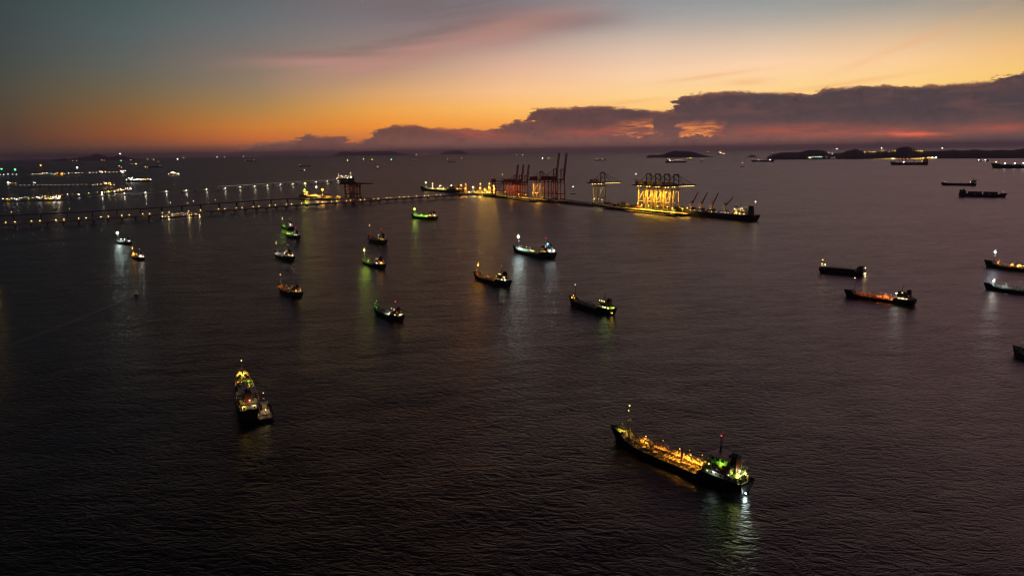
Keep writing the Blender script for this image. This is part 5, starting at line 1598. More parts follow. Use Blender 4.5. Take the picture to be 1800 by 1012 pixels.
def foam_mat():
    m = bpy.data.materials.new('wake_foam')
    m.use_nodes = True
    t = m.node_tree
    g = G(t)
    b = t.nodes['Principled BSDF']
    uv = g.new('ShaderNodeTexCoord').outputs['Generated']
    pos = g.new('ShaderNodeNewGeometry').outputs['Position']
    sp = g.new('ShaderNodeSeparateXYZ')
    g.put(sp.inputs[0], uv)
    n = g.noise(pos, 0.22, 5.0, 0.65, 0.6)
    at_ = g.new('ShaderNodeAttribute', attribute_name='fade').outputs['Fac']
    a = g.m('MULTIPLY', g.mr(n, 0.30, 0.62), at_)
    b.inputs['Base Color'].default_value = (0.30, 0.31, 0.32, 1)
    b.inputs['Roughness'].default_value = 0.16
    b.inputs['IOR'].default_value = 1.333
    g.put(b.inputs['Alpha'], a)
    return m


FOAM = foam_mat()


def wake(pts, w0, w1, a0, a1, lbl):
    """a strip of thinning foam along photograph points, widening and fading from its first point on"""
    P = [at(*p) for p in pts]
    q = []
    for a, b in zip(P, P[1:]):
        n = max(2, int((b - a).length / 8))
        q += [a.lerp(b, i / n) for i in range(n)]
    q.append(P[-1])
    v, f, fade = [], [], []
    N = len(q)
    for i, p in enumerate(q):
        d = (q[min(i + 1, N - 1)] - q[max(i - 1, 0)]).normalized()
        k = i / (N - 1)
        w = w0 + (w1 - w0) * k
        for j in (-1, -0.4, 0.4, 1):
            v.append((p.x - d.y * w / 2 * j, p.y + d.x * w / 2 * j, 0.02))
            fade.append((a0 + (a1 - a0) * k) * (1.0 if abs(j) < 0.5 else 0.0))
    for i in range(N - 1):
        for j in range(3):
            f.append((i * 4 + j, i * 4 + j + 1, i * 4 + j + 5, i * 4 + j + 4))
    me = bpy.data.meshes.new('wake')
    me.from_pydata(v, [], [x[::-1] for x in f])
    me.materials.append(FOAM)
    at_ = me.attributes.new('fade', 'FLOAT', 'POINT')
    at_.data.foreach_set('value', fade)
    tag(link('wake', me), lbl, 'wake', kind='stuff')


wake([(236, 521.5), (185, 541), (110, 572), (0, 613), (-60, 634)], 2.5, 14.0, 0.75, 0.2, 'thin foam wake trailing the launch')
wake([(1694, 341.5), (1610, 338.5), (1520, 335.5), (1430, 333), (1360, 331)], 9.0, 16.0, 0.5, 0.15, 'pale wake trailing the dark container feeder')
wake([(1709, 325.5), (1760, 325.6), (1830, 326)], 8.0, 12.0, 0.4, 0.2, 'pale wake trailing the dark flat ship')
wake([(1520, 483), (1536, 482), (1552, 481.5)], 6.0, 9.0, 0.5, 0.0, 'short wake astern of the flat barge')
wake([(1610, 538), (1628, 540), (1650, 543)], 6.0, 10.0, 0.4, 0.0, 'short wake astern of the orange deck tanker')
wake([(1784, 618), (1765, 606), (1740, 602)], 9.0, 14.0, 0.5, 0.0, 'foam patch beside the green bow')
wake([(690, 361.5), (740, 366), (790, 373)], 5.0, 8.0, 0.3, 0.05, 'faint old wake beyond the green deck tanker')

# ------------------------------------------------------------------ far vessels and lights
def _hy(px):
    # row at which a column meets the level horizon
    lo, hi = 200.0, 330.0
    for _ in range(40):
        m = (lo + hi) / 2
        if ray(px, m).z > 0:
            lo = m
        else:
            hi = m
    return (lo + hi) / 2


def spot(px, py, dmin=0):
    """sea point under a photograph pixel, no farther than 45 km"""
    hy = _hy(px)
    P = at(px, max(py, hy + 120.0 * F_PX / 45000.0))
    return P


def far_ship(label, x0, x1, y, house='r', lamps=(), hullm=HULL_BLACK, cat='ship', name='distant_ship', hh=0.13, free=0.06, cranes=0, group=None, blocks=0, hm=HOUSE_WHITE, lampk=1.0):
    """a ship far out, broadside on: X0..X1 its ends and Y its waterline in the photograph; lamps: (fraction from its x0 end, height in photo pixels, colour, size in pixels, strength, power)"""
    a, b = spot(x0, y), spot(x1, y)
    a = spot((x0 + x1) / 2, y)
    k = (a - Vector((0, 0, CAM_H))).length / F_PX              # metres per photograph pixel
    L = max(8.0, (x1 - x0) * k * 0.95)
    d = Vector((a.y, -a.x, 0)).normalized()                    # to the right, across the view
    flip = -1 if house == 'r' else 1                           # bow away from the house
    root = thing(name, a, math.atan2(d.y * flip, d.x * flip), label, cat, group)
    B, D = L * 0.16, max(2.5, L * free)
    make_hull(root, L, B, D, D * 0.3, D * 0.25, hullm, DECK_RED, 12, bul=D * 0.08)
    if house:
        H = L * hh
        MB().box(-L * 0.46, -L * 0.34, -B * 0.4, B * 0.4, D, D + H * 0.75).build('deckhouse', hm, root)
        MB().box(-L * 0.44, -L * 0.37, -B * 0.48, B * 0.48, D + H * 0.76, D + H).build('wheelhouse', hm, root)
        MB().tube((-L * 0.40, 0, D + H), (-L * 0.40, 0, D + H * 1.7), L * 0.006, n=6).build('radar_mast', STEEL_DARK, root)
        MB().taper((-L * 0.49, -L * 0.45, -B * 0.15, B * 0.15), (-L * 0.485, -L * 0.455, -B * 0.12, B * 0.12), D, D + H * 1.05).build('funnel', FUNNEL_BLACK, root)
    MB().tube((L * 0.40, 0, D), (L * 0.40, 0, D + L * 0.10), L * 0.006, n=6).build('foremast', STEEL_GREY, root)
    for i in range(4):
        x = -L * 0.28 + L * 0.155 * i
        MB().box(x, x + L * 0.125, -B * 0.36, B * 0.36, D, D + D * 0.3).build('hatch', STEEL_DARK, root)
    for i in range(blocks):
        x = -L * 0.3 + L * 0.66 * i / blocks
        MB().box(x, x + L * 0.66 / blocks - L * 0.03, -B * 0.42, B * 0.42, D * 1.31, D * 1.31 + L * 0.055).build('cargo_stack', STEEL_DARK, root)
    for i in range(cranes):
        x = -L * 0.22 + L * 0.58 * (i + 0.5) / cranes
        c = MB().tube((x, 0, D), (x, 0, D + L * 0.09), L * 0.012, n=6)
        c.bar((x, 0, D + L * 0.085), (x + L * 0.09, 0, D + L * 0.12), L * 0.012)
        c.build('deck_crane', PIPE_BUFF, root)
    for q, h, c, sz, st, pw in lamps:
        xl = (q - 0.5) * L * flip
        lamp(root, (xl, B * 0.2 * flip * -1, max(h * k, D * 0.6)), c, sz * k * lampk * 0.62, st * 0.8, pw * 0.35)
    return root


W9 = (1.0, 0.93, 0.80)
far_ship('bluish black flat ship with a small red and white lit house', 1663, 1708, 326, 'r', [(0.09, 5.5, WARM, 0.5, 10, 0), (0.80, 8.0, RED, 0.6, 9, 0), (0.82, 5, WHITE, 0.5, 10, 0), (0.97, 4.2, YGREEN, 0.6, 14, 800)], HULL_BLACK)
far_ship('unlit black feeder ship with stacked cargo, trailing a long wake', 1695.5, 1755, 346, 'l', [(0.93, 8.5, WARM, 0.5, 8, 0)], HULL_BLACK, blocks=2, hm=STEEL_DARK, hh=0.12)
far_ship('dark ship cut by the frame with four bright lamps along its deck', 1761, 1835, 296, 'r', [(0.05, 9, WARM, 1.3, 16, 9000), (0.20, 7, W9, 1.2, 18, 9000), (0.36, 7, W9, 1.2, 18, 9000), (0.50, 7.5, (.85, .9, 1), 1.3, 18, 9000), (0.52, 5, WHITE, 1.2, 18, 9000)], HULL_BLACK)
far_ship('long ship with yellow lights in front of the lit shore', 1573, 1624, 290, 'r', [(0.07, 4, YELLOW, 0.6, 10, 0), (0.34, 4.4, W9, 1.1, 18, 3000), (0.30, 2.6, WARM, 0.7, 14, 0), (0.55, 3, WARM, 0.5, 10, 0), (0.62, 2.6, AMBER, 0.5, 10, 0), (0.84, 5.5, YELLOW, 1.2, 16, 4000), (0.88, 4.2, YELLOW, 0.9, 16, 2000), (0.80, 2.6, YELLOW, 0.7, 12, 0), (0.98, 2.0, WARM, 0.8, 16, 2000)], cranes=3)
far_ship('small ship of three white lamps below the dark headland', 1720, 1735, 284, 'r', [(0.15, 2, W9, 0.9, 16, 0), (0.5, 1.6, PINK, 0.5, 10, 0), (0.7, 2.2, W9, 0.9, 16, 0), (0.92, 1.6, WARM, 0.6, 10, 0)])
far_ship('ship with red bow light and white lit house off the headland', 1323, 1359, 284.5, 'r', [(0.03, 3.5, RED, 0.9, 7, 0), (0.3, 3, (1, .6, .55), 0.8, 10, 0), (0.82, 3.0, W9, 1.2, 16, 4000), (0.9, 3.6, WARM, 0.8, 14, 0), (0.97, 2, WHITE, 0.7, 12, 0)], cranes=2)
far_ship('ship with a cluster of yellow white lamps in front of the wooded islet', 1170, 1206, 286, 'l', [(0.05, 4, YELLOW, 1.0, 16, 5000), (0.10, 6.5, WARM, 0.8, 14, 0), (0.2, 5.5, WARM, 0.9, 16, 3000), (0.22, 2.6, W9, 1.0, 18, 3000), (0.35, 2.5, YELLOW, 0.7, 14, 0), (0.5, 4.8, WARM, 0.8, 12, 0), (0.63, 5, YELLOW, 0.7, 12, 0), (0.75, 5.2, YELLOW, 0.7, 12, 0), (0.85, 2.6, YELLOW, 0.6, 10, 0), (0.95, 2.5, WARM, 0.6, 10, 0)], HULL_GREEN)
far_ship('small lit boat tucked behind the yellow white lamp ship', 1207, 1217, 281, 'r', [(0.2, 2.6, YELLOW, 0.8, 14, 0), (0.6, 3, YELLOW, 1.0, 16, 0), (0.9, 2.4, YGREEN, 0.6, 12, 0)])
far_ship('glowing yellow ship on the horizon right of the wooded islet', 1262.5, 1276, 272, 'r', [(0.15, 4.2, YELLOW, 0.9, 16, 0), (0.35, 5.5, YELLOW, 0.7, 14, 0), (0.3, 3, W9, 0.9, 16, 0), (0.55, 2.0, YELLOW, 0.9, 16, 0), (0.75, 1.6, WARM, 0.9, 16, 0), (0.92, 1.4, WARM, 0.8, 16, 0)])
far_ship('small ship with an orange lit stern left of the wooded islet', 1046, 1065, 282.5, 'r', [(0.1, 3, WARM, 0.8, 13, 0), (0.7, 2.4, AMBER, 0.8, 13, 0), (0.88, 2.6, AMBER, 1.0, 15, 0), (0.95, 1.6, YELLOW, 0.6, 12, 0)], HULL_RED)
far_ship('small ship with two lamps beyond the raised crane booms', 952, 967, 280.5, 'r', [(0.1, 2.4, W9, 1.1, 16, 0), (0.75, 1.8, YELLOW, 0.7, 13, 0), (0.9, 2.2, YELLOW, 1.1, 16, 0)])
far_ship('unlit dark coaster far beyond the tank terminal', 787, 800, 285.5, 'r', [(0.0, 4, WARM, 0.4, 6, 0)])
far_ship('unlit long barge far out beyond the white gas carrier', 527, 546, 293, 'r', [(0.05, 3, WARM, 0.4, 7, 0)], hh=0.05)
far_ship('faint dark boat with one white light near the long barge', 526, 536, 300.5, 'r', [(0.9, 1.2, W9, 0.8, 12, 0)], hh=0.06)
far_ship('ship with orange lamps at both ends on the horizon', 428, 450, 284, 'r', [(0.15, 1.2, ORANGE, 1.1, 12, 0), (0.55, 1.0, PINK, 0.6, 9, 0), (0.68, 1.2, AMBER, 0.6, 10, 0), (0.85, 2.0, ORANGE, 1.2, 13, 0), (0.98, 1.0, ORANGE, 0.7, 10, 0)])
far_ship('ship outlined by a row of pale lights below the horizon', 257, 283, 294.5, 'r', [(0.05, 1.0, WARM, 0.9, 11, 0), (0.14, 1.0, YELLOW, 0.8, 10, 0), (0.35, 1.2, PINK, 0.6, 8, 0), (0.48, 1.2, PINK, 0.6, 8, 0), (0.6, 1.3, PINK, 0.6, 8, 0), (0.72, 1.5, PINK, 0.6, 8, 0), (0.84, 1.8, PINK, 0.7, 8, 0), (0.95, 2.2, WHITE, 0.7, 9, 0)])
far_ship('compact brightly lit warm white ship beyond the mirrored lamps', 297, 314, 308, 'l', [(0.08, 1.8, WARM, 1.2, 18, 9000), (0.3, 4, WARM, 1.2, 18, 0), (0.45, 4.2, W9, 1.4, 20, 9000), (0.62, 3.6, WARM, 1.2, 18, 0), (0.75, 1.8, AMBER, 0.9, 12, 0), (0.92, 2, W9, 1.3, 18, 9000), (0.5, 1.6, AMBER, 1.0, 12, 0)])
far_ship('long ship blazing with white lights end to end left of the mirrored lamps', 226, 263, 320, 'l', [(0.04, 4, WHITE, 1.1, 18, 9000), (0.12, 6.5, W9, 1.1, 18, 0), (0.2, 4.5, W9, 1.6, 22, 15000), (0.26, 6.8, WHITE, 1.0, 16, 0), (0.32, 3.6, W9, 1.2, 18, 0), (0.42, 4, W9, 1.3, 18, 9000), (0.5, 5, WARM, 1.0, 14, 0), (0.58, 3.6, W9, 1.2, 16, 0), (0.68, 4.5, WARM, 1.0, 14, 0), (0.75, 3.4, YELLOW, 1.0, 14, 9000), (0.86, 4.8, WARM, 0.9, 14, 0), (0.95, 3.2, W9, 1.1, 16, 0)])
# white lit gas carrier at the end of the far jetty
far_ship('white gas carrier blazing with lights at the end of the far jetty', 591, 623, 318.5, 'r', [(0.04, 4, WARM, 1.0, 16, 3000)] + [(0.1 + 0.065 * i, (5.5, 8.5, 4.5, 9, 7, 4, 6.5, 9, 5, 8, 4.2, 6)[i], (W9, WARM, YELLOW, W9)[i % 4], (0.9, 0.7, 1.0)[i % 3], 16, 5000 if i % 3 == 0 else 0) for i in range(12)]
         + [(0.17, 12, PINK, 0.6, 10, 0), (0.16, 9.5, WARM, 0.7, 12, 0), (0.81, 13.5, WARM, 0.8, 14, 0), (0.815, 11.5, WARM, 0.7, 12, 0), (0.82, 9.5, WARM, 0.7, 12, 0), (0.83, 7.5, W9, 0.8, 14, 0), (0.9, 4.8, W9, 1.2, 18, 5000), (0.98, 4, WARM, 0.8, 14, 0)], name='gas_carrier', cat='gas carrier', free=0.12)

# lone lights of ships scattered towards the horizon: (px, py, colour, size)
LONE = [(1097.7, 265.6, YGREEN, .9), (1156, 271, YELLOW, .7), (1245, 267.4, YELLOW, .9), (1234, 279.4, WARM, .6), (1305, 286.7, (1, .6, .5), .7), (1117.8, 306, W9, 1.0), (1357.7, 268.2, WARM, .7), (1369.4, 261.6, W9, .7),
        (786.7, 279.5, YELLOW, .7), (811.5, 278.5, WHITE, .7), (907.6, 273, WHITE, .7), (918.5, 273, WHITE, .7), (883, 306.6, YELLOW, 1.0), (1007.3, 328, W9, 1.0),
        (731.6, 271.5, W9, 1.1), (740.5, 272.3, ORANGE, .8), (744, 272.3, ORANGE, .8), (749.8, 270.6, YELLOW, .9), (754.5, 273.2, AMBER, .7), (764.6, 270.6, WHITE, .7), (727, 280.5, WARM, .5),
        (546.4, 273.6, W9, .8), (559.3, 273, W9, .7), (573.3, 272.7, (1, .7, .6), .6), (610.9, 281.8, YGREEN, 1.2), (639, 279.7, YGREEN, 1.1), (654, 280.3, YGREEN, 1.2), (687.8, 280.4, GREEN, 1.5), (664, 292.8, (1, .3, .2), 1.0),
        (259.6, 280, YGREEN, .9), (270.3, 280.3, YGREEN, .9), (279, 284, YELLOW, .6), (312.2, 279.7, W9, 1.3), (322.2, 277.5, GREEN, 1.2), (355.7, 277, WARM, .5), (381.6, 275.9, W9, 1.0), (395, 276, W9, .8), (427.6, 274.8, W9, .9), (438.7, 274.8, WARM, .8), (448.9, 274.8, YGREEN, .9), (495, 274.4, YGREEN, .9),
        (2.5, 297, GREEN, 1.6), (26.5, 298.2, GREEN, 2.0), (71.5, 290.7, AMBER, 1.6), (135.6, 294.7, W9, 1.7), (97, 281.5, W9, .8), (128, 282.3, WARM, .7), (134.8, 282.3, WARM, .7), (212.7, 282.2, GREEN, 1.2), (230, 280.7, WHITE, .6), (209.6, 291.5, (1, .55, .35), .9), (213.5, 294.2, WARM, .9),
        (231.8, 288, WARM, .6), (239, 287.8, WARM, 1.2), (259.3, 279.6, YGREEN, .7), (259.4, 294, YELLOW, .6), (179, 281.4, AMBER, 1.0), (183, 281.8, AMBER, 0.8)]
CN = {GREEN: 'green', YGREEN: 'yellow green', YELLOW: 'yellow', AMBER: 'amber', ORANGE: 'orange', WHITE: 'white', WARM: 'warm white', W9: 'bright white'}
for px_, py_, c, sz in LONE:
    hy = _hy(px_)
    z = 18.0
    dd = (CAM_H - z) * F_PX / max(py_ - hy, 2.6)
    dd = min(dd, 42000.0)
    r_ = ray(px_, max(py_, hy + 2.6))
    t_ = dd / math.hypot(r_.x, r_.y)
    P = Vector((r_.x * t_, r_.y * t_, 0))
    k = dd / F_PX
    up = max(z, CAM_H + r_.z * t_) if py_ > hy + 2.6 else CAM_H - (py_ - hy) * k
    L = max(14.0, min(7 * k, 130))
    cn = CN.get(c, 'reddish')
    for lim, where in ((120, 'beyond the farthest oil jetty'), (250, 'below the far hazy hills beyond the oil berths'), (400, 'beyond the mirrored lamp jetty'), (600, 'towards the low orange horizon'), (700, 'beyond the gas carrier'), (800, 'above the berthed tanker'), (1015, 'beyond the red cranes'), (1200, 'beside the wooded islet'), (1260, 'just off the islet tip'), (2000, 'before the dark headland')):
        if px_ < lim:
            break
    b = tag(link('distant_boat', None, None, P, math.atan2(-P.x, P.y)), f'distant boat of one {cn} light {where}', 'boat', f'lone {cn} boat lights {where}')
    make_hull(b, L, L * 0.2, L * 0.07, L * 0.02, L * 0.02, HULL_BLACK, DECK_GREY, 8, bul=L * 0.01)
    MB().box(-L * 0.35, -L * 0.2, -L * 0.06, L * 0.06, L * 0.07, L * 0.16).build('wheelhouse', STEEL_GREY, b)
    zt_ = max(up, L * 0.2)
    MB().tube((0, 0, L * 0.07), (0, 0, zt_ + 0.5), max(0.15, 0.05 * k), n=5).build('mast', STEEL_GREY, b)
    lamp(b, (0, 0, zt_), c, sz * k * 0.62, 7 if sz < 1 else 10, 0)

# ------------------------------------------------------------------ the lit oil berths at far left
def berth(label, x0, y0, x1, y1, seeds, lamps, z=7.0, width=10.0, towers=()):
    """pier between two photograph points with towers and many lamps (px, py, colour, size, strength, power)"""
    a, b = at(x0, y0, z), at(x1, y1, z)
    c = (a + b) / 2
    L = (b - a).length
    rz = math.atan2(b.y - a.y, b.x - a.x)
    root = thing('oil_berth', (c.x, c.y, 0), rz, label, 'oil berth')
    n = max(2, int(L / 40))
    for i in range(n):
        p, q = -L / 2 + L * i / n, -L / 2 + L * (i + 1) / n - 0.1
        MB().box(p, q, -width / 2, width / 2, z - 1.2, z).build('deck_span', CONCRETE, root)
        m = MB()
        for y in (-width / 2 + 1, width / 2 - 1):
            m.tube(((p + q) / 2, y, -2), ((p + q) / 2, y, z - 1.15), 0.9, n=6)
        m.build('pile_bent', CONC_DARK, root)
    for q, h in towers:
        t = MB()
        x = (q - 0.5) * L
        for i in (-2.5, 2.5):
            for j in (-2.5, 2.5):
                t.bar((x + i, j, z), (x + i * 0.6, j * 0.6, z + h), 0.6)
        for kk in range(3):
            t.box(x - 2.6, x + 2.6, -2.6, 2.6, z + h * (kk + 1) / 3 - 0.3, z + h * (kk + 1) / 3)
        t.build('loading_tower', PIPE_BUFF, root)
        MB().bar((x, 0, z + h), (x + 6, -7, z + h * 0.6), 0.6).build('loading_arm', PIPE_GREY, root)
    inv = Matrix.Rotation(-rz, 3, 'Z')
    d = (b - a).normalized()
    for px_, py_, cc, sz, st, pw in lamps:
        s = solve(lambda t: a.lerp(b, t), px_, 0.0, 1.0)
        P = a.lerp(b, s)
        k = (P - Vector((0, 0, CAM_H))).length / F_PX
        zz = solve(lambda t: Vector((P.x, P.y, t)), py_, 1.0, 130.0, axis=1)
        lp = inv @ (P - Vector((c.x, c.y, 0)))
        lamp(root, (lp.x, -width * 0.4, max(zz, z + 0.8)), cc, sz * k * 0.58, st * 0.7, pw * 0.2)
        MB().tube((lp.x, -width * 0.4, z), (lp.x, -width * 0.4, max(zz, z + 0.8) + 0.3), 0.2, n=5).build('lamp_post', STEEL_GREY, root)
    return root


z5 = lambda pts: [(x / 6.746, 260 + y / 6.746, c, s, st, p) for x, y, c, s, st, p in pts]
R_ = random.Random(99)
row = [(45, 600, W9, .9, 14, 0), (95, 603, YELLOW, 1.1, 16, 9000), (150, 596, W9, .8, 14, 0), (180, 598, W9, .7, 12, 0), (205, 608, W9, 1.1, 16, 9000), (245, 592, (.8, .8, 1), .8, 12, 0), (270, 592, (.7, .8, 1), .7, 10, 0), (310, 580, WARM, .8, 12, 0), (345, 586, WARM, .9, 12, 0),
       (400, 588, (1, .5, .4), .9, 10, 0), (450, 580, W9, 1.0, 14, 0), (475, 588, W9, 1.1, 14, 9000), (515, 575, PINK, .7, 10, 0), (120, 610, YELLOW, .8, 10, 0), (230, 612, WARM, .7, 10, 9000), (350, 605, YGREEN, .6, 8, 6000), (500, 592, YGREEN, .7, 9, 0)]
clus = [(R_.uniform(525, 742), R_.uniform(562, 628), R_.choice((YELLOW, WARM, W9, (1, .45, .2), YGREEN, YELLOW)), R_.uniform(.6, 1.2), R_.uniform(9, 17), R_.choice((0, 0, 9000))) for _ in range(24)] + [(640, 585, W9, 1.6, 20, 18000), (715, 572, W9, 1.5, 20, 12000), (690, 622, W9, 1.3, 18, 18000), (748, 555, RED, .8, 7, 0)]
berth('far oil berth strung with white and yellow lamps, dense cluster at its end', -30, 352.5, 112, 349, 1, z5(row + clus), towers=((0.62, 26), (0.72, 30), (0.8, 34), (0.88, 26), (0.95, 30), (0.3, 16), (0.42, 16)))
cl2 = [(790, 550, W9, .8, 12, 0), (850, 548, YELLOW, .5, 6, 0), (905, 548, WARM, .7, 12, 0), (922, 556, W9, 1.1, 16, 15000), (1040, 535, YGREEN, .9, 10, 6000), (1140, 525, WARM, .7, 10, 0), (1195, 543, W9, 1.2, 18, 15000)] + \
      [(R_.uniform(1225, 1470), 0, R_.choice((YELLOW, AMBER, W9, YGREEN, YELLOW)), R_.uniform(.6, 1.1), R_.uniform(9, 16), R_.choice((0, 9000))) for _ in range(16)] + [(R_.uniform(1470, 1552), 0, R_.choice((PINK, W9, (1, .4, .3), WARM)), R_.uniform(.6, 1.0), R_.uniform(9, 14), 0) for _ in range(9)] + [(1345, 520, W9, 1.3, 18, 15000), (1420, 493, W9, 1.3, 18, 9000), (1463, 530, W9, 1.1, 18, 15000)]
cl2 = [(x, y if y else 530 - (x - 1225) * 0.16 + R_.uniform(-14, 12), c, s, st, p) for x, y, c, s, st, p in cl2]
berth('far oil berth rising to a cluster of yellow and pink lamps', 112, 344.5, 231, 334, 2, z5(cl2), towers=((0.62, 22), (0.72, 30), (0.82, 30), (0.9, 34), (0.96, 28)))
rb = [(198 + 52 * i, 441 - 0.6 * i, (1, .8, .8) if i % 3 else WARM, .55, 4.5, 0) for i in range(17)] + [(1110, 435, (1, .6, .5), .7, 8, 0), (1135, 433, WARM, .7, 9, 0), (1162, 431, WARM, .9, 12, 0), (1205, 430, WARM, .9, 12, 0)] + \
     [(R_.uniform(1230, 1340), R_.uniform(408, 438), R_.choice((YELLOW, AMBER, WARM)), R_.uniform(.6, 1.1), 14, R_.choice((0, 12000))) for _ in range(10)] + [(1270, 418, W9, 1.3, 18, 12000), (1315, 415, YELLOW, 1.2, 16, 12000), (1358, 437, PINK, .7, 9, 0), (415, 408, WHITE, .8, 9, 0), (430, 412, (.8, .9, 1), .8, 10, 0)]
berth('thin distant jetty of dim dots ending in a yellow lit platform', 24, 327.5, 204, 325, 3, z5(rb), towers=((0.94, 26), (0.98, 22)))
rc = [(5, 316, PINK, .8, 8, 0), (50, 315, WHITE, .8, 10, 0), (100, 312, (.7, 1, .95), .9, 11, 0), (155, 312, WHITE, .7, 9, 0), (200, 312, WHITE, .8, 10, 0), (390, 308, WHITE, .9, 11, 0), (432, 308, WARM, .7, 9, 0), (612, 303, BLUE, .9, 9, 0), (820, 300, W9, .8, 11, 0), (860, 298, WARM, .6, 9, 0), (905, 297, PINK, .8, 10, 0), (940, 296, WARM, .8, 10, 0), (980, 294, WARM, .7, 9, 0),
      (1070, 292, PINK, .8, 10, 0), (1110, 290, WARM, .8, 10, 0), (1150, 290, PINK, .6, 9, 0), (1300, 287, WARM, 1.0, 11, 0), (1350, 285, WARM, .8, 10, 0), (1390, 285, WARM, .8, 10, 0), (1430, 284, WARM, .7, 9, 0)] + \
     [(R_.uniform(462, 575), R_.uniform(295, 312), R_.choice((WARM, PINK, W9)), R_.uniform(.6, .9), 10, 0) for _ in range(9)] + [(R_.uniform(640, 778), R_.uniform(294, 322), R_.choice((AMBER, ORANGE, YELLOW, WARM)), R_.uniform(.7, 1.1), 12, R_.choice((0, 15000))) for _ in range(14)] + \
     [(R_.uniform(1170, 1260), R_.uniform(272, 290), R_.choice((PINK, WARM, AMBER, W9)), R_.uniform(.6, 1.0), 11, 0) for _ in range(9)] + [(R_.uniform(1438, 1512), R_.uniform(268, 292), R_.choice((WARM, PINK, W9, AMBER)), R_.uniform(.6, 1.0), 12, 0) for _ in range(8)]
berth('farthest jetty with sparse lamps and an orange lit cluster', -10, 308.5, 226, 304.5, 4, z5(rc), towers=((0.46, 24), (0.5, 28), (0.78, 30), (0.97, 28)))
far_ship('ship with one dazzling bluish lamp near the thin distant jetty', 10, 26, 323.5, 'l', [(0.35, 2.2, (.9, .95, 1), 1.8, 22, 18000), (0.5, 1.5, AMBER, 1.4, 14, 0), (0.7, 1.0, ORANGE, 0.8, 10, 0), (0.9, 1.5, WARM, .6, 8, 0)])
make_tanker('tanker just outside the frame throwing a yellow reflection', (-45, 490), (-10, 500), mast_lamp=(YGREEN, 0, .8, 20), seed=50, group=None,
            deck_lamps=[(0.0, -0.5, 6, YELLOW, 0.8, 20, 1500), (-0.15, -0.5, 6, YELLOW, 0.8, 20, 1500)], house_lamps=[(-0.46, -0.4, 4, YELLOW, 0.8, 20, 5000)], top_red=False)

# ------------------------------------------------------------------ islands and hills
VEG = mat('dark_woodland', (0.035, 0.045, 0.028), 0.95, scale=0.02, wear=0.15)


def island(label, prof, D, depth, seed, name='island', nx=90, ny=14, dip=2.0):
    """hilly land: PROF is its skyline [(px, row)], D its distance; rows at or under the waterline give its ends"""
    r = random.Random(seed)
    prof = sorted(prof)
    x0, x1 = prof[0][0], prof[-1][0]

    def sky(px):
        for (a, ya), (b, yb) in zip(prof, prof[1:]):
            if a <= px <= b:
                k = (px - a) / (b - a)
                k = k * k * (3 - 2 * k)
                return ya + (yb - ya) * k
        return prof[-1][1]
    ph = [(r.uniform(0, 6.28), r.uniform(0.6, 1.4)) for _ in range(6)]
    v, f = [], []
    for i in range(nx + 1):
        px = x0 + (x1 - x0) * i / nx
        ry = ray(px, sky(px))
        h = math.hypot(ry.x, ry.y)
        top = max(1.0, CAM_H + ry.z / h * D)
        dx, dy = ry.x / h, ry.y / h
        jag = sum(math.sin(px * q * (0.5 + 0.9 * k) + p) for k, (p, q) in enumerate(ph)) / 6
        top *= 1 + 0.05 * jag + r.uniform(-0.035, 0.05)
        for j in range(ny + 1):
            t = -1 + 2 * j / ny
            e = max(0.0, 1 - t * t) ** 0.8
            z = top * e * (1 + 0.10 * math.sin(px * 0.9 + t * 5 + ph[0][0]) * (1 - e)) - 2.0 * (1 - e)
            d = D + t * depth
            v.append((dx * d, dy * d, z))
    for i in range(nx):
        for j in range(ny):
            a = i * (ny + 1) + j
            f.append((a, a + ny + 1, a + ny + 2, a + 1))
    m = MB().add(v, f)
    return tag(m.build(name, VEG, smooth=True), label, 'island' if name == 'island' else 'hills', kind='structure')


z7 = lambda pts: [(1400 + x / 4.5, 230 + y / 4.5) for x, y in pts]
z8 = lambda pts: [(1000 + x / 4.5, 230 + y / 4.5) for x, y in pts]
island('wooded islet off the quay', z8([(612, 207), (625, 196), (645, 191), (700, 193), (740, 188), (790, 170), (840, 158), (872, 162), (910, 162), (960, 163), (1010, 174), (1070, 191), (1110, 200), (1147, 208)]), 11000, 420, 1, nx=150)
island('small dark rock islet beside the headland', z8([(1410, 210), (1425, 198), (1450, 192), (1475, 197), (1493, 210)]), 10400, 120, 2, nx=30)
island('long dark headland with low hills', z8([(1565, 210), (1590, 197), (1620, 186), (1690, 172), (1750, 171), (1800, 172)]) + z7([(30, 170), (60, 160), (110, 151), (170, 152), (220, 158), (265, 176), (330, 176), (360, 174), (410, 155), (470, 144), (520, 156), (560, 165), (640, 166), (720, 160), (760, 153), (830, 131), (880, 124), (930, 140), (975, 158), (1020, 162), (1100, 160), (1250, 152), (1310, 156), (1420, 149), (1500, 156), (1620, 152), (1700, 155), (1760, 145), (1850, 130), (2100, 140), (2300, 214)]), 8300, 520, 3, nx=520)
z5p = lambda pts: [(x / 6.746, 260 + y / 6.746) for x, y in pts]
island('far hazy hills beyond the oil berths', z5p([(560, 152), (690, 132), (760, 122), (830, 132), (900, 122), (960, 110), (1050, 100), (1110, 80), (1160, 72), (1220, 86), (1290, 106), (1340, 105), (1400, 90), (1460, 96), (1520, 110), (1580, 126), (1700, 140), (1850, 148)]), 29000, 1500, 4, name='hill')
z7p = lambda pts: [(500 + x / 6.746, 260 + y / 6.746) for x, y in pts]
island('far hazy flat topped hills on the horizon', z7p([(560, 92), (610, 74), (650, 52), (700, 44), (760, 45), (830, 53), (900, 47), (980, 42), (1060, 40), (1150, 43), (1240, 42), (1300, 46), (1370, 60), (1440, 72), (1560, 82)]), 44000, 1500, 5, name='hill')
island('far hazy low hill on the horizon', [(774, 269), (783, 266.5), (793, 265), (806, 264.6), (815, 266), (822, 269)], 44000, 900, 6, name='hill', nx=40)

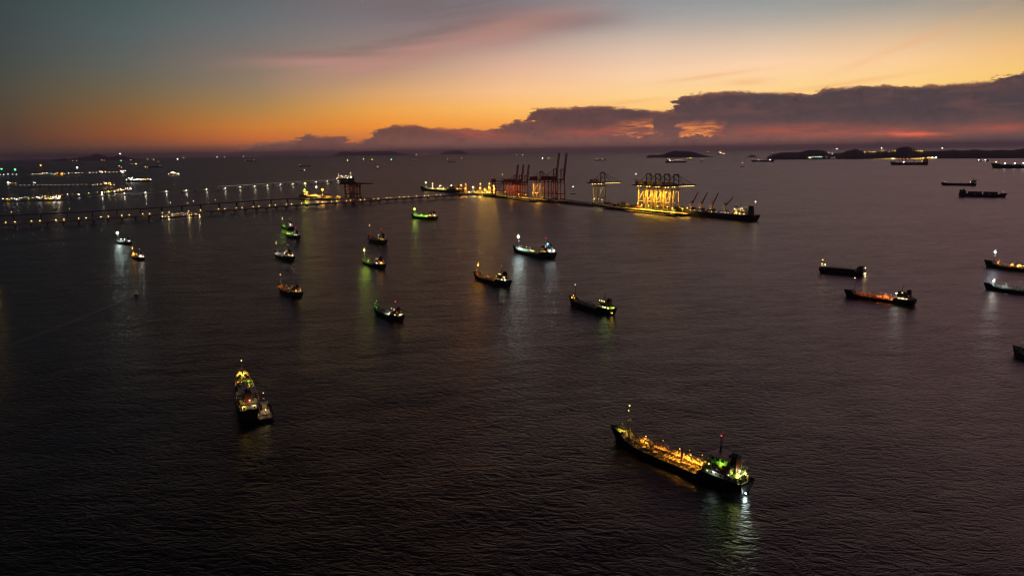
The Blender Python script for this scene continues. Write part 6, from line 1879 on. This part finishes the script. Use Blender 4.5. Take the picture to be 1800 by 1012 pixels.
# shore lights of the headland
SH = [(540, 168, YELLOW, 1.0), (580, 167, YELLOW, .8), (605, 168, YELLOW, .8), (620, 166, YELLOW, .7), (676, 157, YELLOW, .6), (690, 157, AMBER, .6), (735, 164, (1, .4, .2), .7), (760, 160, AMBER, .6), (780, 158, YELLOW, .8), (835, 162, AMBER, .8), (845, 160, YELLOW, .7), (865, 153, YELLOW, .7), (885, 155, YELLOW, .9), (897, 160, AMBER, .8),
      (915, 152, AMBER, .6), (926, 160, YELLOW, .7), (945, 160, YELLOW, .7), (963, 160, YELLOW, .7), (980, 161, YELLOW, .8), (996, 161, YELLOW, .9), (255, 176, (1, .5, .5), .5), (285, 180, PINK, .6)]
SL = [(620, 224, AMBER, .6), (648, 224, AMBER, .6), (680, 225, YELLOW, .6), (705, 225, YELLOW, .6), (722, 224, AMBER, .6), (738, 226, AMBER, .7), (752, 218, YELLOW, 1.1), (765, 222, W9, 1.3), (780, 219, AMBER, 1.0), (800, 224, AMBER, .6), (820, 224, AMBER, .6), (850, 224, AMBER, .6), (880, 222, AMBER, .7), (908, 222, AMBER, .7), (922, 221, YELLOW, .7), (936, 221, YELLOW, .8), (950, 219, YELLOW, .8),
      (965, 219, YELLOW, .8), (980, 218, YELLOW, .9), (995, 217, YELLOW, .9), (1008, 216, YELLOW, 1.0), (1035, 214, AMBER, .9), (1048, 210, YELLOW, 1.0), (1060, 216, YELLOW, 1.0), (1074, 211, W9, 1.2), (1088, 214, YELLOW, 1.0), (1104, 211, W9, 1.2), (1040, 220, AMBER, .8), (100, 210, WARM, 1.1), (112, 213, W9, .8), (130, 207, (.6, 1, .7), .5), (150, 207, (.6, 1, .7), .5), (167, 207, (.6, 1, .9), .5), (183, 207, (.8, 1, .9), .6), (200, 206, (.6, 1, .9), .5), (238, 208, (1, .5, .4), .5), (280, 211, (1, .8, .5), .5), (300, 211, (1, .5, .4), .5)]
_al = SH + SL
HIGHR = {i: k for k, i in enumerate(sorted(range(len(SH)), key=lambda i: _al[i][0]))}
LOWR = {i: k for k, i in enumerate(sorted(range(len(SH), len(_al)), key=lambda i: _al[i][0]))}
for i, (x, y, c, sz) in enumerate(_al):
    px_, py_ = 1400 + x / 4.5, 230 + y / 4.5
    low_ = i >= len(SH)
    D_ = 7700.0 if low_ else 8050.0
    r_ = ray(px_, py_)
    h_ = math.hypot(r_.x, r_.y)
    z_ = CAM_H + r_.z / h_ * D_
    k = D_ / F_PX
    z_ = max(z_, 3.0)
    o = link('shore_light', None, None, (r_.x / h_ * D_, r_.y / h_ * D_, 0))
    tag(o, f'{ordinal(LOWR[i])} lamp from the left in the row along the headland waterfront' if low_ else f'{ordinal(HIGHR[i])} lamp from the left on the slopes of the dark headland', 'lamp', 'waterfront lamps of the headland' if low_ else 'hillside lamps of the headland')
    MB().tube((0, 0, 0), (0, 0, z_), 0.5, 0.3, 5).build('lamp_post', STEEL_GREY, o)
    lamp(o, (0, 0, z_), c, sz * k * 0.6, 15, 7000 if (low_ and sz >= 0.9 and c != WARM) else 0)
for x, y in ((320, 143), (674, 137), (1153, 137)):
    px_, py_ = 1400 + x / 4.5, 230 + y / 4.5
    r_ = ray(px_, py_)
    h_ = math.hypot(r_.x, r_.y)
    D_ = 8300.0
    z_ = CAM_H + r_.z / h_ * D_
    o = tag(link('hilltop_mast', None, None, (r_.x / h_ * D_, r_.y / h_ * D_, 0)), {320: 'hilltop mast with one white lamp above the first hill of the headland', 674: 'hilltop mast with one white lamp above the houses of the headland', 1153: 'hilltop mast with one white lamp on the long flat ridge'}[x], 'mast')
    MB().tube((0, 0, 20), (0, 0, z_), 0.8, 0.4, 6).build('pole', STEEL_GREY, o)
    lamp(o, (0, 0, z_), W9, 4.4, 10, 0)
